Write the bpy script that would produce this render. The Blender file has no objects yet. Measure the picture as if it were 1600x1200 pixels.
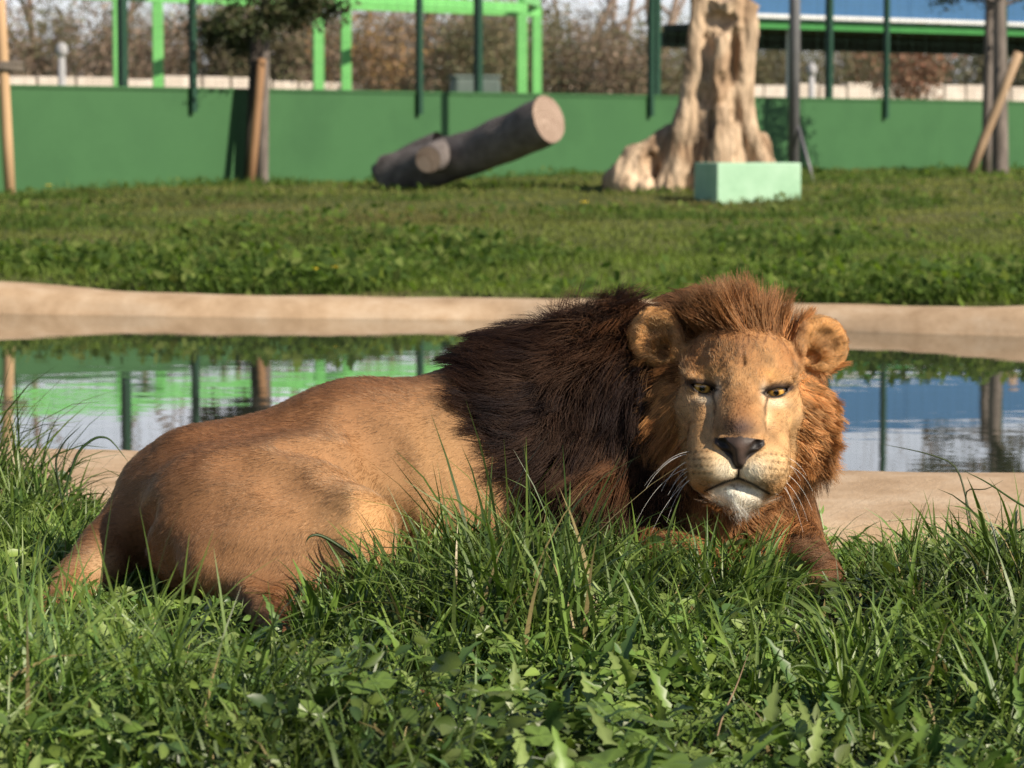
import bpy, math, random
import numpy as np
from mathutils import Vector, Matrix, kdtree

# ------------------------------------------------------------------ camera, sky, sun, exposure
SC = bpy.context.scene
COL = SC.collection
PITCH = math.radians(4.49)
FPX = 4800.0
CAM = np.array([0.0, -6.0, 0.85])
cam_data = bpy.data.cameras.new('camera')
cam_data.sensor_width = 36.0
cam_data.lens = FPX * 36.0 / 1600.0
cam_data.clip_start = 0.1
cam_data.clip_end = 3000.0
cam_data.dof.use_dof = True
cam_data.dof.focus_distance = 5.66
cam_data.dof.aperture_fstop = 9.0
camera = bpy.data.objects.new('camera', cam_data)
COL.objects.link(camera)
camera.location = CAM
camera.rotation_euler = (math.pi / 2 - PITCH, 0, 0)
SC.camera = camera

SUN_AZ = math.radians(54.0)      # to the right of the viewing axis, behind the camera
SUN_EL = math.radians(33.0)
sun_vec = Vector((math.sin(SUN_AZ) * math.cos(SUN_EL), -math.cos(SUN_AZ) * math.cos(SUN_EL), math.sin(SUN_EL)))
world = bpy.data.worlds.new('World')
SC.world = world
world.use_nodes = True
wn = world.node_tree
bg = wn.nodes['Background']
sky = wn.nodes.new('ShaderNodeTexSky')
sky.sky_type = 'NISHITA'
sky.sun_disc = False
sky.sun_elevation = SUN_EL
sky.sun_rotation = math.atan2(sun_vec.x, sun_vec.y)
sky.air_density = 1.0
sky.dust_density = 0.5
sky.ozone_density = 3.0
# thin bright cloud and haze low over the land, thinning out higher up
wtc = wn.nodes.new('ShaderNodeTexCoord')
wsep = wn.nodes.new('ShaderNodeSeparateXYZ'); wn.links.new(wtc.outputs['Generated'], wsep.inputs[0])
wmap = wn.nodes.new('ShaderNodeMapping'); wmap.inputs['Scale'].default_value = (2.2, 2.2, 7.0); wn.links.new(wtc.outputs['Generated'], wmap.inputs[0])
wnz = wn.nodes.new('ShaderNodeTexNoise'); wnz.inputs['Scale'].default_value = 1.6; wnz.inputs['Detail'].default_value = 6.0; wn.links.new(wmap.outputs[0], wnz.inputs['Vector'])
wcl = wn.nodes.new('ShaderNodeMapRange'); wcl.inputs['From Min'].default_value = 0.30; wcl.inputs['From Max'].default_value = 0.62; wn.links.new(wnz.outputs['Fac'], wcl.inputs['Value'])
wel = wn.nodes.new('ShaderNodeMapRange'); wel.inputs['From Min'].default_value = 0.10; wel.inputs['From Max'].default_value = 0.27
wel.inputs['To Min'].default_value = 0.85; wel.inputs['To Max'].default_value = 0.03; wn.links.new(wsep.outputs['Z'], wel.inputs['Value'])
wfa = wn.nodes.new('ShaderNodeMath'); wfa.operation = 'MULTIPLY'; wn.links.new(wcl.outputs[0], wfa.inputs[0]); wn.links.new(wel.outputs[0], wfa.inputs[1])
wmx = wn.nodes.new('ShaderNodeMixRGB'); wn.links.new(wfa.outputs[0], wmx.inputs[0]); wn.links.new(sky.outputs[0], wmx.inputs[1])
wmx.inputs[2].default_value = (19.0, 19.0, 20.4, 1)
wn.links.new(wmx.outputs[0], bg.inputs[0])
bg.inputs[1].default_value = 0.05
sun_data = bpy.data.lights.new('sun', 'SUN')
sun_data.energy = 5.0
sun_data.angle = math.radians(0.53)
sun_data.color = (1.0, 0.89, 0.73)
sun = bpy.data.objects.new('sun', sun_data)
COL.objects.link(sun)
sun.rotation_euler = sun_vec.to_track_quat('Z', 'Y').to_euler()

SC.view_settings.view_transform = 'Standard'
SC.view_settings.look = 'None'
SC.view_settings.exposure = 0.54
SC.view_settings.gamma = 1.0
SC.render.engine = 'CYCLES'
SC.cycles.use_denoising = True
SC.cycles.denoising_prefilter = 'FAST'
SC.cycles.max_bounces = 8
SC.cycles.diffuse_bounces = 3
SC.cycles.glossy_bounces = 4
SC.cycles.transmission_bounces = 6
SC.cycles.sample_clamp_indirect = 6.0
SC.cycles_curves.shape = 'RIBBONS'
SC.cycles_curves.subdivisions = 2

rng = np.random.default_rng(11)
random.seed(5)

# ------------------------------------------------------------------ helpers
UP = np.array([0.0, math.sin(PITCH), math.cos(PITCH)])
FW = np.array([0.0, math.cos(PITCH), -math.sin(PITCH)])

def at(u, v, D):
    """the point at horizontal distance D from the viewpoint that the photograph shows at (u, v)"""
    a = (u - 800.0) / FPX
    b = (600.0 - v) / FPX
    d = np.array([a, 0, 0]) + UP * b + FW
    return CAM + d * (D / d[1])

def V(u, v, D):
    return Vector(at(u, v, D))

def tag(o, label=None, cat=None, group=None, kind=None):
    if label: o['label'] = label
    if cat: o['category'] = cat
    if group: o['group'] = group
    if kind: o['kind'] = kind
    return o

def empty(name, loc=(0, 0, 0), rz=0.0):
    o = bpy.data.objects.new(name, None)
    o.empty_display_size = 0.1
    o.location = loc
    o.rotation_euler = (0, 0, rz)
    COL.objects.link(o)
    return o

def link(name, me, mat=None, parent=None):
    o = bpy.data.objects.new(name, me)
    COL.objects.link(o)
    if mat is not None and len(me.materials) == 0:
        me.materials.append(mat)
    if parent is not None:
        o.parent = parent
        if parent.parent is None:
            o.matrix_parent_inverse = parent_matrix(parent).inverted()
        else:
            o.matrix_parent_inverse = (parent_matrix(parent.parent)).inverted() if False else Matrix.Identity(4)
    return o

def parent_matrix(p):
    return Matrix.Translation(p.location) @ p.rotation_euler.to_matrix().to_4x4()

def mesh_np(name, verts, faces, smooth=True, col=None, extra=None):
    """fast mesh from arrays: faces is (M, k) with one k, or a list of such arrays"""
    verts = np.asarray(verts, dtype=np.float32).reshape(-1, 3)
    fl = faces if isinstance(faces, list) else [faces]
    fl = [np.asarray(f, dtype=np.int32) for f in fl if len(f)]
    me = bpy.data.meshes.new(name)
    nl = sum(f.size for f in fl)
    nf = sum(f.shape[0] for f in fl)
    me.vertices.add(len(verts))
    me.vertices.foreach_set('co', verts.ravel())
    me.loops.add(nl)
    me.loops.foreach_set('vertex_index', np.concatenate([f.ravel() for f in fl]))
    starts, tot = [], 0
    for f in fl:
        starts.append(np.arange(f.shape[0], dtype=np.int32) * f.shape[1] + tot)
        tot += f.size
    me.polygons.add(nf)
    me.polygons.foreach_set('loop_start', np.concatenate(starts))
    me.update(calc_edges=True)
    me.polygons.foreach_set('use_smooth', np.full(nf, smooth))
    if col is not None:
        c = np.ones((len(verts), 4), dtype=np.float32)
        c[:, :3] = col
        a = me.attributes.new('col', 'FLOAT_COLOR', 'POINT')
        a.data.foreach_set('color', c.ravel())
    if extra:
        for k, arr in extra.items():
            a = me.attributes.new(k, 'FLOAT', 'POINT')
            a.data.foreach_set('value', np.asarray(arr, dtype=np.float32))
    return me

class MB:
    """collects boxes, tubes and prisms into one mesh"""
    def __init__(s):
        s.v = []; s.f = []
    def box(s, c, size, rz=0.0, rot=None, taper=1.0):
        n = len(s.v)
        R = rot if rot is not None else Matrix.Rotation(rz, 3, 'Z')
        for dz in (-.5, .5):
            t = taper if dz > 0 else 1.0
            for dx, dy in ((-.5, -.5), (.5, -.5), (.5, .5), (-.5, .5)):
                s.v.append(Vector(c) + R @ Vector((dx * size[0] * t, dy * size[1] * t, dz * size[2])))
        s.f += [(n, n + 3, n + 2, n + 1), (n + 4, n + 5, n + 6, n + 7)]
        for i in range(4):
            j = (i + 1) % 4
            s.f.append((n + i, n + j, n + 4 + j, n + 4 + i))
        return s
    def tube(s, pts, rad, sides=8, cap=True):
        pts = [Vector(p) for p in pts]
        if not hasattr(rad, '__len__'): rad = [rad] * len(pts)
        n0 = len(s.v)
        prev = None
        for i, p in enumerate(pts):
            t = (pts[min(i + 1, len(pts) - 1)] - pts[max(i - 1, 0)]).normalized()
            if prev is None:
                a = t.orthogonal().normalized()
            else:
                a = (prev - t * prev.dot(t)).normalized()
            prev = a
            b = t.cross(a)
            for k in range(sides):
                an = 2 * math.pi * k / sides
                s.v.append(p + (a * math.cos(an) + b * math.sin(an)) * rad[i])
        for i in range(len(pts) - 1):
            for k in range(sides):
                k2 = (k + 1) % sides
                s.f.append((n0 + i * sides + k, n0 + i * sides + k2, n0 + (i + 1) * sides + k2, n0 + (i + 1) * sides + k))
        if cap:
            s.f.append(tuple(n0 + k for k in reversed(range(sides))))
            e = n0 + (len(pts) - 1) * sides
            s.f.append(tuple(e + k for k in range(sides)))
        return s
    def build(s, name, mat, parent=None, smooth=False, bevel=0.0):
        me = bpy.data.meshes.new(name)
        me.from_pydata([tuple(p) for p in s.v], [], s.f)
        me.update()
        if smooth:
            me.polygons.foreach_set('use_smooth', [True] * len(me.polygons))
        o = link(name, me, mat, parent)
        if bevel > 0:
            m = o.modifiers.new('bevel', 'BEVEL'); m.width = bevel; m.segments = 2; m.limit_method = 'ANGLE'
        return o

# smooth pseudo-random fields (sums of plane waves)
def wave_field(seed, freq, n=14):
    r = np.random.default_rng(seed)
    k = r.normal(size=(n, 3)); k /= np.linalg.norm(k, axis=1)[:, None]
    k *= (freq * r.uniform(0.5, 1.6, n))[:, None]
    ph = r.uniform(0, 6.283, n)
    def f(p):
        p = np.asarray(p, dtype=np.float32)
        out = np.zeros(p.shape[:-1], dtype=np.float32)
        for i in range(n):
            out += np.sin(p @ k[i].astype(np.float32) + ph[i])
        return out / math.sqrt(n / 2.0)
    return f

def smin(a, b, k):
    h = np.clip(0.5 + 0.5 * (b - a) / k, 0, 1)
    return b * (1 - h) + a * h - k * h * (1 - h)

class Field:
    """signed distance grid that grows by smooth unions and cuts"""
    def __init__(s, lo, hi, h):
        s.lo = np.array(lo, dtype=np.float64); s.h = h
        s.n = np.ceil((np.array(hi) - s.lo) / h).astype(int) + 1
        s.d = np.full(tuple(s.n), 1e3, dtype=np.float32)
    def _sub(s, blo, bhi):
        i0 = np.clip(np.floor((np.array(blo) - s.lo) / s.h).astype(int), 0, s.n - 1)
        i1 = np.clip(np.ceil((np.array(bhi) - s.lo) / s.h).astype(int) + 1, 1, s.n)
        sl = tuple(slice(a, max(b, a + 1)) for a, b in zip(i0, i1))
        ax = [(s.lo[i] + s.h * np.arange(sl[i].start, sl[i].stop)).astype(np.float32) for i in range(3)]
        return sl, ax[0][:, None, None], ax[1][None, :, None], ax[2][None, None, :]
    def apply(s, blo, bhi, fn, k, cut=False):
        sl, X, Y, Z = s._sub(blo, bhi)
        d = fn(X, Y, Z)
        if cut:
            s.d[sl] = -smin(-s.d[sl], d, k)
        else:
            s.d[sl] = smin(s.d[sl], d, k)
    def cone(s, a, ra, b, rb, k, cut=False):
        a = np.array(a, float); b = np.array(b, float)
        m = max(ra, rb) + k * 2 + 3 * s.h
        def fn(X, Y, Z):
            ba = b - a; l2 = float(ba @ ba) + 1e-12; rr = ra - rb; a2 = l2 - rr * rr; il2 = 1.0 / l2
            px, py, pz = X - a[0], Y - a[1], Z - a[2]
            y = px * ba[0] + py * ba[1] + pz * ba[2]
            z = y - l2
            pp = px * px + py * py + pz * pz
            x2 = np.maximum(l2 * (l2 * pp - y * y), 0)
            y2 = y * y * l2; z2 = z * z * l2
            kk = np.sign(rr) * rr * rr * x2
            d = (np.sqrt(np.maximum(x2 * a2 * il2, 0)) + y * rr) * il2 - ra
            d = np.where(np.sign(y) * a2 * y2 < kk, np.sqrt(x2 + y2) * il2 - ra, d)
            d = np.where(np.sign(z) * a2 * z2 > kk, np.sqrt(x2 + z2) * il2 - rb, d)
            return d.astype(np.float32)
        s.apply(np.minimum(a, b) - m, np.maximum(a, b) + m, fn, k, cut)
    def ell(s, c, r, k, rot=None, cut=False):
        c = np.array(c, float); r = np.array(r, float)
        m = r.max() + k * 2 + 3 * s.h
        def fn(X, Y, Z):
            p = [X - c[0], Y - c[1], Z - c[2]]
            if rot is not None:
                p = [rot[i][0] * p[0] + rot[i][1] * p[1] + rot[i][2] * p[2] for i in range(3)]
            k0 = np.sqrt((p[0] / r[0]) ** 2 + (p[1] / r[1]) ** 2 + (p[2] / r[2]) ** 2)
            k1 = np.sqrt((p[0] / r[0] ** 2) ** 2 + (p[1] / r[1] ** 2) ** 2 + (p[2] / r[2] ** 2) ** 2) + 1e-9
            return (k0 * (k0 - 1) / k1).astype(np.float32)
        s.apply(c - m, c + m, fn, k, cut)
    def points(s):
        ax = [(s.lo[i] + s.h * np.arange(s.n[i])).astype(np.float32) for i in range(3)]
        return np.stack(np.meshgrid(*ax, indexing='ij'), -1)
    def value(s, p):
        i = np.clip(np.round((np.asarray(p) - s.lo) / s.h).astype(int), 0, s.n - 1)
        return s.d[i[..., 0], i[..., 1], i[..., 2]]
    def nets(s):
        d = s.d; neg = d < 0
        nx, ny, nz = d.shape
        cnt = np.zeros((nx - 1, ny - 1, nz - 1), dtype=np.int8)
        for a in (0, 1):
            for b in (0, 1):
                for c in (0, 1):
                    cnt += neg[a:nx - 1 + a, b:ny - 1 + b, c:nz - 1 + c]
        act = (cnt > 0) & (cnt < 8)
        idx = np.full(act.shape, -1, dtype=np.int32)
        I = np.argwhere(act)
        idx[act] = np.arange(len(I))
        acc = np.zeros((len(I), 3)); num = np.zeros(len(I))
        corners = [(a, b, c) for a in (0, 1) for b in (0, 1) for c in (0, 1)]
        for p in corners:
            for ax in range(3):
                if p[ax] == 0:
                    q = list(p); q[ax] = 1
                    dp = d[I[:, 0] + p[0], I[:, 1] + p[1], I[:, 2] + p[2]]
                    dq = d[I[:, 0] + q[0], I[:, 1] + q[1], I[:, 2] + q[2]]
                    m = (dp < 0) != (dq < 0)
                    t = np.clip(np.where(m, dp / np.where(m, dp - dq, 1), 0), 0, 1)
                    w = np.array(p, float)[None, :].repeat(len(I), 0); w[:, ax] = t
                    acc += w * m[:, None]; num += m
        vv = s.lo + s.h * (I + acc / np.maximum(num, 1)[:, None])
        quads = []
        for ax in range(3):
            o1, o2 = [(1, 2), (2, 0), (0, 1)][ax]
            sl0 = [slice(None)] * 3; sl1 = [slice(None)] * 3
            sl0[ax] = slice(0, -1); sl1[ax] = slice(1, None)
            a = neg[tuple(sl0)]; b = neg[tuple(sl1)]
            E = np.argwhere(a != b)
            E = E[(E[:, o1] > 0) & (E[:, o2] > 0) & (E[:, o1] < d.shape[o1] - 1) & (E[:, o2] < d.shape[o2] - 1)]
            inside_first = a[E[:, 0], E[:, 1], E[:, 2]]
            def cell(d1, d2):
                c = E.copy(); c[:, o1] -= d1; c[:, o2] -= d2
                return idx[c[:, 0], c[:, 1], c[:, 2]]
            q = np.stack([cell(1, 1), cell(0, 1), cell(0, 0), cell(1, 0)], 1)
            q[~inside_first] = q[~inside_first][:, ::-1]
            quads.append(q)
        return vv, np.concatenate(quads)

def vnormals(v, q):
    v = np.asarray(v, float)
    fn = np.cross(v[q[:, 2]] - v[q[:, 0]], v[q[:, 3]] - v[q[:, 1]])
    n = np.zeros_like(v)
    for i in range(4):
        np.add.at(n, q[:, i], fn)
    return n / (np.linalg.norm(n, axis=1)[:, None] + 1e-12)

def relax(v, q, it=2, f=0.5):
    """light smoothing of a quad mesh"""
    e = np.concatenate([q[:, [0, 1]], q[:, [1, 2]], q[:, [2, 3]], q[:, [3, 0]]])
    for _ in range(it):
        a = np.zeros_like(v); c = np.zeros(len(v))
        np.add.at(a, e[:, 0], v[e[:, 1]]); np.add.at(c, e[:, 0], 1)
        np.add.at(a, e[:, 1], v[e[:, 0]]); np.add.at(c, e[:, 1], 1)
        v = v * (1 - f) + f * a / np.maximum(c, 1)[:, None]
    return v

def sstep(a, b, x):
    t = np.clip((x - a) / (b - a), 0, 1)
    return t * t * (3 - 2 * t)

def gauss(*terms):
    s = 0
    for x, w in terms: s = s + (x / w) ** 2
    return np.exp(-s)

# ------------------------------------------------------------------ materials
def nt(mat):
    mat.use_nodes = True
    t = mat.node_tree
    for n in list(t.nodes): t.nodes.remove(n)
    out = t.nodes.new('ShaderNodeOutputMaterial')
    return t, out

def N(t, typ, **kw):
    n = t.nodes.new('ShaderNode' + typ)
    for k, v in kw.items():
        if k in n.inputs: n.inputs[k].default_value = v
        else: setattr(n, k, v)
    return n

def ramp(t, fac, stops):
    r = t.nodes.new('ShaderNodeValToRGB')
    e = r.color_ramp.elements
    while len(e) > 1: e.remove(e[-1])
    e[0].position = stops[0][0]; e[0].color = (*stops[0][1], 1)
    for p, c in stops[1:]:
        x = e.new(p); x.color = (*c, 1)
    t.links.new(fac, r.inputs[0])
    return r.outputs[0]

def noise_mat(name, c1, c2, scale=6.0, rough=0.8, bump=0.3, bscale=None, c3=None, spec=0.3, stretch=(1, 1, 1), detail=6.0, bdist=0.01, metallic=0.0):
    m = bpy.data.materials.new(name)
    t, out = nt(m)
    tc = N(t, 'TexCoord'); mp = N(t, 'Mapping'); mp.inputs['Scale'].default_value = stretch
    t.links.new(tc.outputs['Object'], mp.inputs[0])
    n1 = N(t, 'TexNoise', Scale=scale, Detail=detail, Roughness=0.62)
    t.links.new(mp.outputs[0], n1.inputs['Vector'])
    st = [(0.3, c1), (0.7, c2)] if c3 is None else [(0.28, c1), (0.5, c2), (0.72, c3)]
    colr = ramp(t, n1.outputs['Fac'], st)
    p = N(t, 'BsdfPrincipled', Roughness=rough, Metallic=metallic)
    p.inputs['Specular IOR Level'].default_value = spec
    t.links.new(colr, p.inputs['Base Color'])
    n2 = N(t, 'TexNoise', Scale=bscale or scale * 5, Detail=5.0, Roughness=0.6)
    t.links.new(mp.outputs[0], n2.inputs['Vector'])
    b = N(t, 'Bump', Strength=bump, Distance=bdist)
    t.links.new(n2.outputs['Fac'], b.inputs['Height'])
    t.links.new(b.outputs[0], p.inputs['Normal'])
    t.links.new(p.outputs[0], out.inputs[0])
    return m

def leaf_mat(name, gloss=0.35, trans=0.35, rough=0.45):
    """leaf or blade: colour from the 'col' attribute, light passing through"""
    m = bpy.data.materials.new(name)
    t, out = nt(m)
    a = N(t, 'Attribute'); a.attribute_name = 'col'
    p = N(t, 'BsdfPrincipled', Roughness=rough)
    p.inputs['Specular IOR Level'].default_value = gloss
    t.links.new(a.outputs['Color'], p.inputs['Base Color'])
    tr = N(t, 'BsdfTranslucent')
    hs = N(t, 'HueSaturation', Saturation=1.15, Value=1.6)
    t.links.new(a.outputs['Color'], hs.inputs['Color'])
    t.links.new(hs.outputs[0], tr.inputs[0])
    mx = N(t, 'MixShader'); mx.inputs[0].default_value = trans
    t.links.new(p.outputs[0], mx.inputs[1]); t.links.new(tr.outputs[0], mx.inputs[2])
    t.links.new(mx.outputs[0], out.inputs[0])
    return m
# ------------------------------------------------------------------ the setting: ground, pond, water
WATER_Z = -0.10
def near_edge(x):          # distance of the inner edge of the near rim
    return np.interp(x, [-3.5, -1.1, 0.9, 1.4, 3.5], [8.75, 8.30, 7.75, 7.68, 7.55]) - 6.0
def near_front(x):
    return np.interp(x, [-3.5, -1.1, 0.9, 1.4, 3.5], [7.70, 7.30, 6.78, 6.72, 6.62]) - 6.0
def far_edge(x):           # waterline of the far bank
    return np.interp(np.asarray(x, float), [-12, -2.85, -1.4, 0.0, 1.69, 2.52, 12], [18.6, 17.08, 16.76, 16.46, 15.6, 15.15, 10.5]) - 6.0 + 0.02 * np.sin(np.asarray(x) * 1.7 + 0.6)
def bank_dz(x):
    return np.interp(np.asarray(x, float), [-2.9, -2.2, -1.4, 0, 1.6, 2.6], [0.034, 0.0, -0.019, -0.032, -0.017, -0.010])
g_n1, g_n2, g_n3 = wave_field(41, 0.9), wave_field(42, 3.0), wave_field(43, 9.0)
def ground_z(x, y):
    x = np.asarray(x, float); y = np.asarray(y, float)
    D = y + 6.0
    p = np.stack([x, y, 0 * x], -1)
    near = -0.02 - 0.02 * sstep(5.8, 6.6, D) + 0.012 * g_n2(p) * sstep(4.0, 5.0, D + 1)
    fe = far_edge(x)
    far = 0.012 + bank_dz(x) * sstep(4.0, 0.5, y - fe) + (D - (fe + 6.0)) * 0.0223
    far = np.where(D > 34, np.minimum(far, 0.455), far)
    far = np.minimum(far, 0.455) + 0.03 * g_n1(p * 0.8) * sstep(0.5, 3.0, y - fe) * sstep(60, 30, D) + 0.012 * g_n2(p) * sstep(60, 30, D)
    mid = sstep(0.0, 1.0, (y - near_edge(x)) / 4.0)
    z = np.where(y < 0.5 * (near_edge(x) + fe), near, far)
    side = np.abs(x) - 6.0 - 0.6 * np.sin(y * 0.5)
    basin = sstep(-0.10, 0.45, y - near_edge(x) + 0.25) * sstep(-0.55, -0.36, fe - y) * sstep(0.0, -1.2, side)
    blend = near * (1 - mid) + far * mid
    z = np.where((y > near_edge(x)) & (y < fe), blend, z)
    return z * (1 - basin) + (-0.75) * basin

gx = np.unique(np.concatenate([np.linspace(-900, -30, 14), np.linspace(-30, -7, 24), np.linspace(-7, 7, 141), np.linspace(7, 30, 24), np.linspace(30, 900, 14)]))
gy = np.unique(np.concatenate([np.linspace(-30, -3, 14), np.linspace(-3, 3, 81), np.linspace(3, 14, 111), np.linspace(14, 40, 80), np.linspace(40, 120, 20), np.linspace(120, 1600, 14)]))
GX, GY = np.meshgrid(gx, gy, indexing='ij')
gv = np.stack([GX, GY, ground_z(GX, GY)], -1).reshape(-1, 3)
ni, nj = len(gx), len(gy)
ii, jj = np.meshgrid(np.arange(ni - 1), np.arange(nj - 1), indexing='ij')
gf_ = np.stack([ii * nj + jj, (ii + 1) * nj + jj, (ii + 1) * nj + jj + 1, ii * nj + jj + 1], -1).reshape(-1, 4)
soil = noise_mat('soil_and_moss', (0.050, 0.055, 0.020), (0.085, 0.105, 0.032), 1.2, 0.95, 0.6, 30, c3=(0.14, 0.125, 0.055), spec=0.1)
# near bank: damp earth, painted darker still as shade between the blades
t = soil.node_tree
pb = [n for n in t.nodes if n.type == 'BSDF_PRINCIPLED'][0]
src_ = pb.inputs['Base Color'].links[0].from_socket
tcn = N(t, 'TexCoord'); spn = N(t, 'SeparateXYZ'); t.links.new(tcn.outputs['Object'], spn.inputs[0])
mrn = N(t, 'MapRange'); mrn.inputs['From Min'].default_value = 3.0; mrn.inputs['From Max'].default_value = 5.0; t.links.new(spn.outputs['Y'], mrn.inputs['Value'])
mxn = N(t, 'MixRGB'); t.links.new(mrn.outputs[0], mxn.inputs[0]); mxn.inputs[1].default_value = (0.022, 0.020, 0.012, 1); t.links.new(src_, mxn.inputs[2])
t.links.new(mxn.outputs[0], pb.inputs['Base Color'])
ground = tag(link('ground', mesh_np('ground', gv, gf_, True), soil), kind='structure')

# water
wm = bpy.data.materials.new('pond_water')
t, out = nt(wm)
p = N(t, 'BsdfPrincipled', Roughness=0.012, IOR=1.5)
p.inputs['Base Color'].default_value = (0.030, 0.034, 0.026, 1)
p.inputs['Specular IOR Level'].default_value = 0.5
tc = N(t, 'TexCoord'); mp = N(t, 'Mapping'); mp.inputs['Scale'].default_value = (1.0, 2.2, 1.0)
t.links.new(tc.outputs['Object'], mp.inputs[0])
n1 = N(t, 'TexNoise', Scale=2.2, Detail=3.0)
t.links.new(mp.outputs[0], n1.inputs['Vector'])
b = N(t, 'Bump', Strength=0.05, Distance=0.012)
t.links.new(n1.outputs['Fac'], b.inputs['Height'])
t.links.new(b.outputs[0], p.inputs['Normal'])
t.links.new(p.outputs[0], out.inputs[0])
wx = np.linspace(-7.5, 7.5, 31)
wv = np.concatenate([np.stack([wx, near_edge(wx) - 0.25, 0 * wx + WATER_Z], 1), np.stack([wx, far_edge(wx) + 0.2, 0 * wx + WATER_Z], 1)])
wf_ = np.array([(i, i + 1, 32 + i, 31 + i) for i in range(30)])
water = tag(link('water', mesh_np('water', wv, wf_, True), wm), kind='structure')

# concrete rims of the pond: a swept profile with a worn surface
conc = noise_mat('worn_tan_concrete', (0.36, 0.245, 0.150), (0.48, 0.345, 0.225), 5.0, 0.92, 0.55, 60, c3=(0.58, 0.45, 0.32), spec=0.15, bdist=0.006)
def rim(name, prof, xs, amp, seed):
    f1, f2 = wave_field(seed, 2.2), wave_field(seed + 1, 14.0)
    rows = []
    for x in xs:
        for (dy, z) in prof(x):
            rows.append((x, dy, z))
    v = np.array(rows)
    k = len(prof(0.0))
    v[:, 2] += amp * f1(v) + amp * 0.35 * f2(v)
    v[:, 1] += amp * 1.4 * f1(v + 9) + amp * 0.5 * f2(v + 4)
    n = len(xs)
    i, j = np.meshgrid(np.arange(n - 1), np.arange(k - 1), indexing='ij')
    f = np.stack([i * k + j, (i + 1) * k + j, (i + 1) * k + j + 1, i * k + j + 1], -1).reshape(-1, 4)
    return tag(link(name, mesh_np(name, v, f, True), conc), kind='structure')
def prof_near(x):
    f, e = float(near_front(x)), float(near_edge(x))
    return [(f - 0.10, -0.16), (f - 0.075, -0.07), (f - 0.05, -0.03), (f - 0.02, 0.002), (f + 0.02, 0.016), (f + 0.10, 0.022), (f + 0.30, 0.026), (f + 0.5, 0.028),
            (e - 0.25, 0.030), (e - 0.08, 0.028), (e - 0.02, 0.018), (e, -0.01), (e + 0.015, -0.09), (e + 0.02, -0.4), (e + 0.03, -0.85)]
rim('pond_edge', prof_near, np.linspace(-7, 7, 220), 0.006, 51)
def prof_far(x):
    e = float(far_edge(x)); dz = float(bank_dz(x))
    lift = lambda z: z + dz * float(sstep(-0.09, 0.0, np.array(z)))
    return [(a_, lift(b_)) for (a_, b_) in [(e - 0.16, -0.9), (e - 0.12, -0.30), (e - 0.05, -0.14), (e - 0.005, -0.108), (e + 0.000, -0.092), (e + 0.012, -0.080), (e + 0.035, -0.040), (e + 0.07, -0.004),
            (e + 0.12, 0.016), (e + 0.22, 0.028), (e + 0.36, 0.028), (e + 0.52, 0.010), (e + 0.60, -0.08)]]
rim('pond_bank', prof_far, np.linspace(-8, 8, 240), 0.011, 55)

# ------------------------------------------------------------------ green enclosure wall and its fences
WALL_A = at(-420, 285 + 8, 29.6); WALL_B = at(2500, 258, 58.0)
wa = np.array([WALL_A[0], WALL_A[1]]); wb_ = np.array([WALL_B[0], WALL_B[1]])
wdir = (wb_ - wa); wlen = np.linalg.norm(wdir); wdir /= wlen
wa = wa - wdir * 14.0; wlen += 14.0
wnor = np.array([wdir[1], -wdir[0]])                     # towards the viewer
wang = math.atan2(wdir[1], wdir[0])
def wall_D(u):
    """distance at which the sight line of column u meets the wall"""
    a = (u - 800.0) / FPX
    # CAM + s*(a,1) = wa + k*wdir
    A = np.array([[a, -wdir[0]], [1.0, -wdir[1]]])
    s, k = np.linalg.solve(A, wa - CAM[:2])
    return s, k
green_paint = noise_mat('green_wall_paint', (0.027, 0.092, 0.031), (0.037, 0.116, 0.040), 0.7, 0.62, 0.15, 8, c3=(0.032, 0.104, 0.036), spec=0.35)
WALL_TOP = 1.42
wall = empty('enclosure_wall', (wa[0], wa[1], 0.4))
tag(wall, 'long low green painted wall behind the far lawn', 'wall')
NPAN = 13
for i in range(NPAN):
    c0, c1 = wlen * i / NPAN + 0.001, wlen * (i + 1) / NPAN - 0.001
    cc_ = wa + wdir * (c0 + c1) / 2
    MB().box((cc_[0], cc_[1], 0.71), (c1 - c0, 0.16, 2 * (WALL_TOP - 0.71)), wang).build('panel', green_paint, wall)
cc_ = wa + wdir * wlen / 2
MB().box((cc_[0], cc_[1], WALL_TOP + 0.015), (wlen, 0.20, 0.03), wang).build('coping', green_paint, wall)

dark_green = noise_mat('dark_green_steel', (0.012, 0.045, 0.028), (0.018, 0.060, 0.036), 4, 0.45, 0.05)
wire_mat = noise_mat('green_wire', (0.03, 0.07, 0.045), (0.04, 0.085, 0.055), 4, 0.5, 0.0)
def fence(label, us, off, half, z0, top, step_x, rails):
    """steel posts and wire mesh along the wall, off metres in front of it"""
    base = wa + wnor * off
    k0, k1 = 0.6, wlen - 0.6
    f = empty('mesh_fence', (base[0], base[1], z0))
    tag(f, label, 'fence')
    for u in us:
        s, k = wall_D(u)
        q = base + wdir * k
        MB().box((q[0], q[1], (z0 + top) / 2), (half * 2, half * 2, top - z0), wang).build('post', dark_green, f)
    n = int((k1 - k0) / step_x)
    v, fc = [], []
    mb = MB()
    r = 0.0008
    for i in range(n + 1):
        q = base + wdir * (k0 + i * step_x)
        mb.box((q[0], q[1], (1.44 + top) / 2), (2 * r, 2 * r, top - 1.44), wang)
    for zz in rails:
        qa, qb = base + wdir * k0, base + wdir * k1
        c = (qa + qb) / 2
        mb.box((c[0], c[1], zz), (k1 - k0, 2 * r, 2 * r), wang)
    mb.build('wire_mesh', wire_mat, f)
    return f
fence('wire fence on slim posts bolted to the face of the green wall', (293, 645, 1005, 1371, -60, 1740), 0.12, 0.032, 1.18, 4.4, 0.16, np.arange(1.5, 4.4, 0.24))
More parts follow.
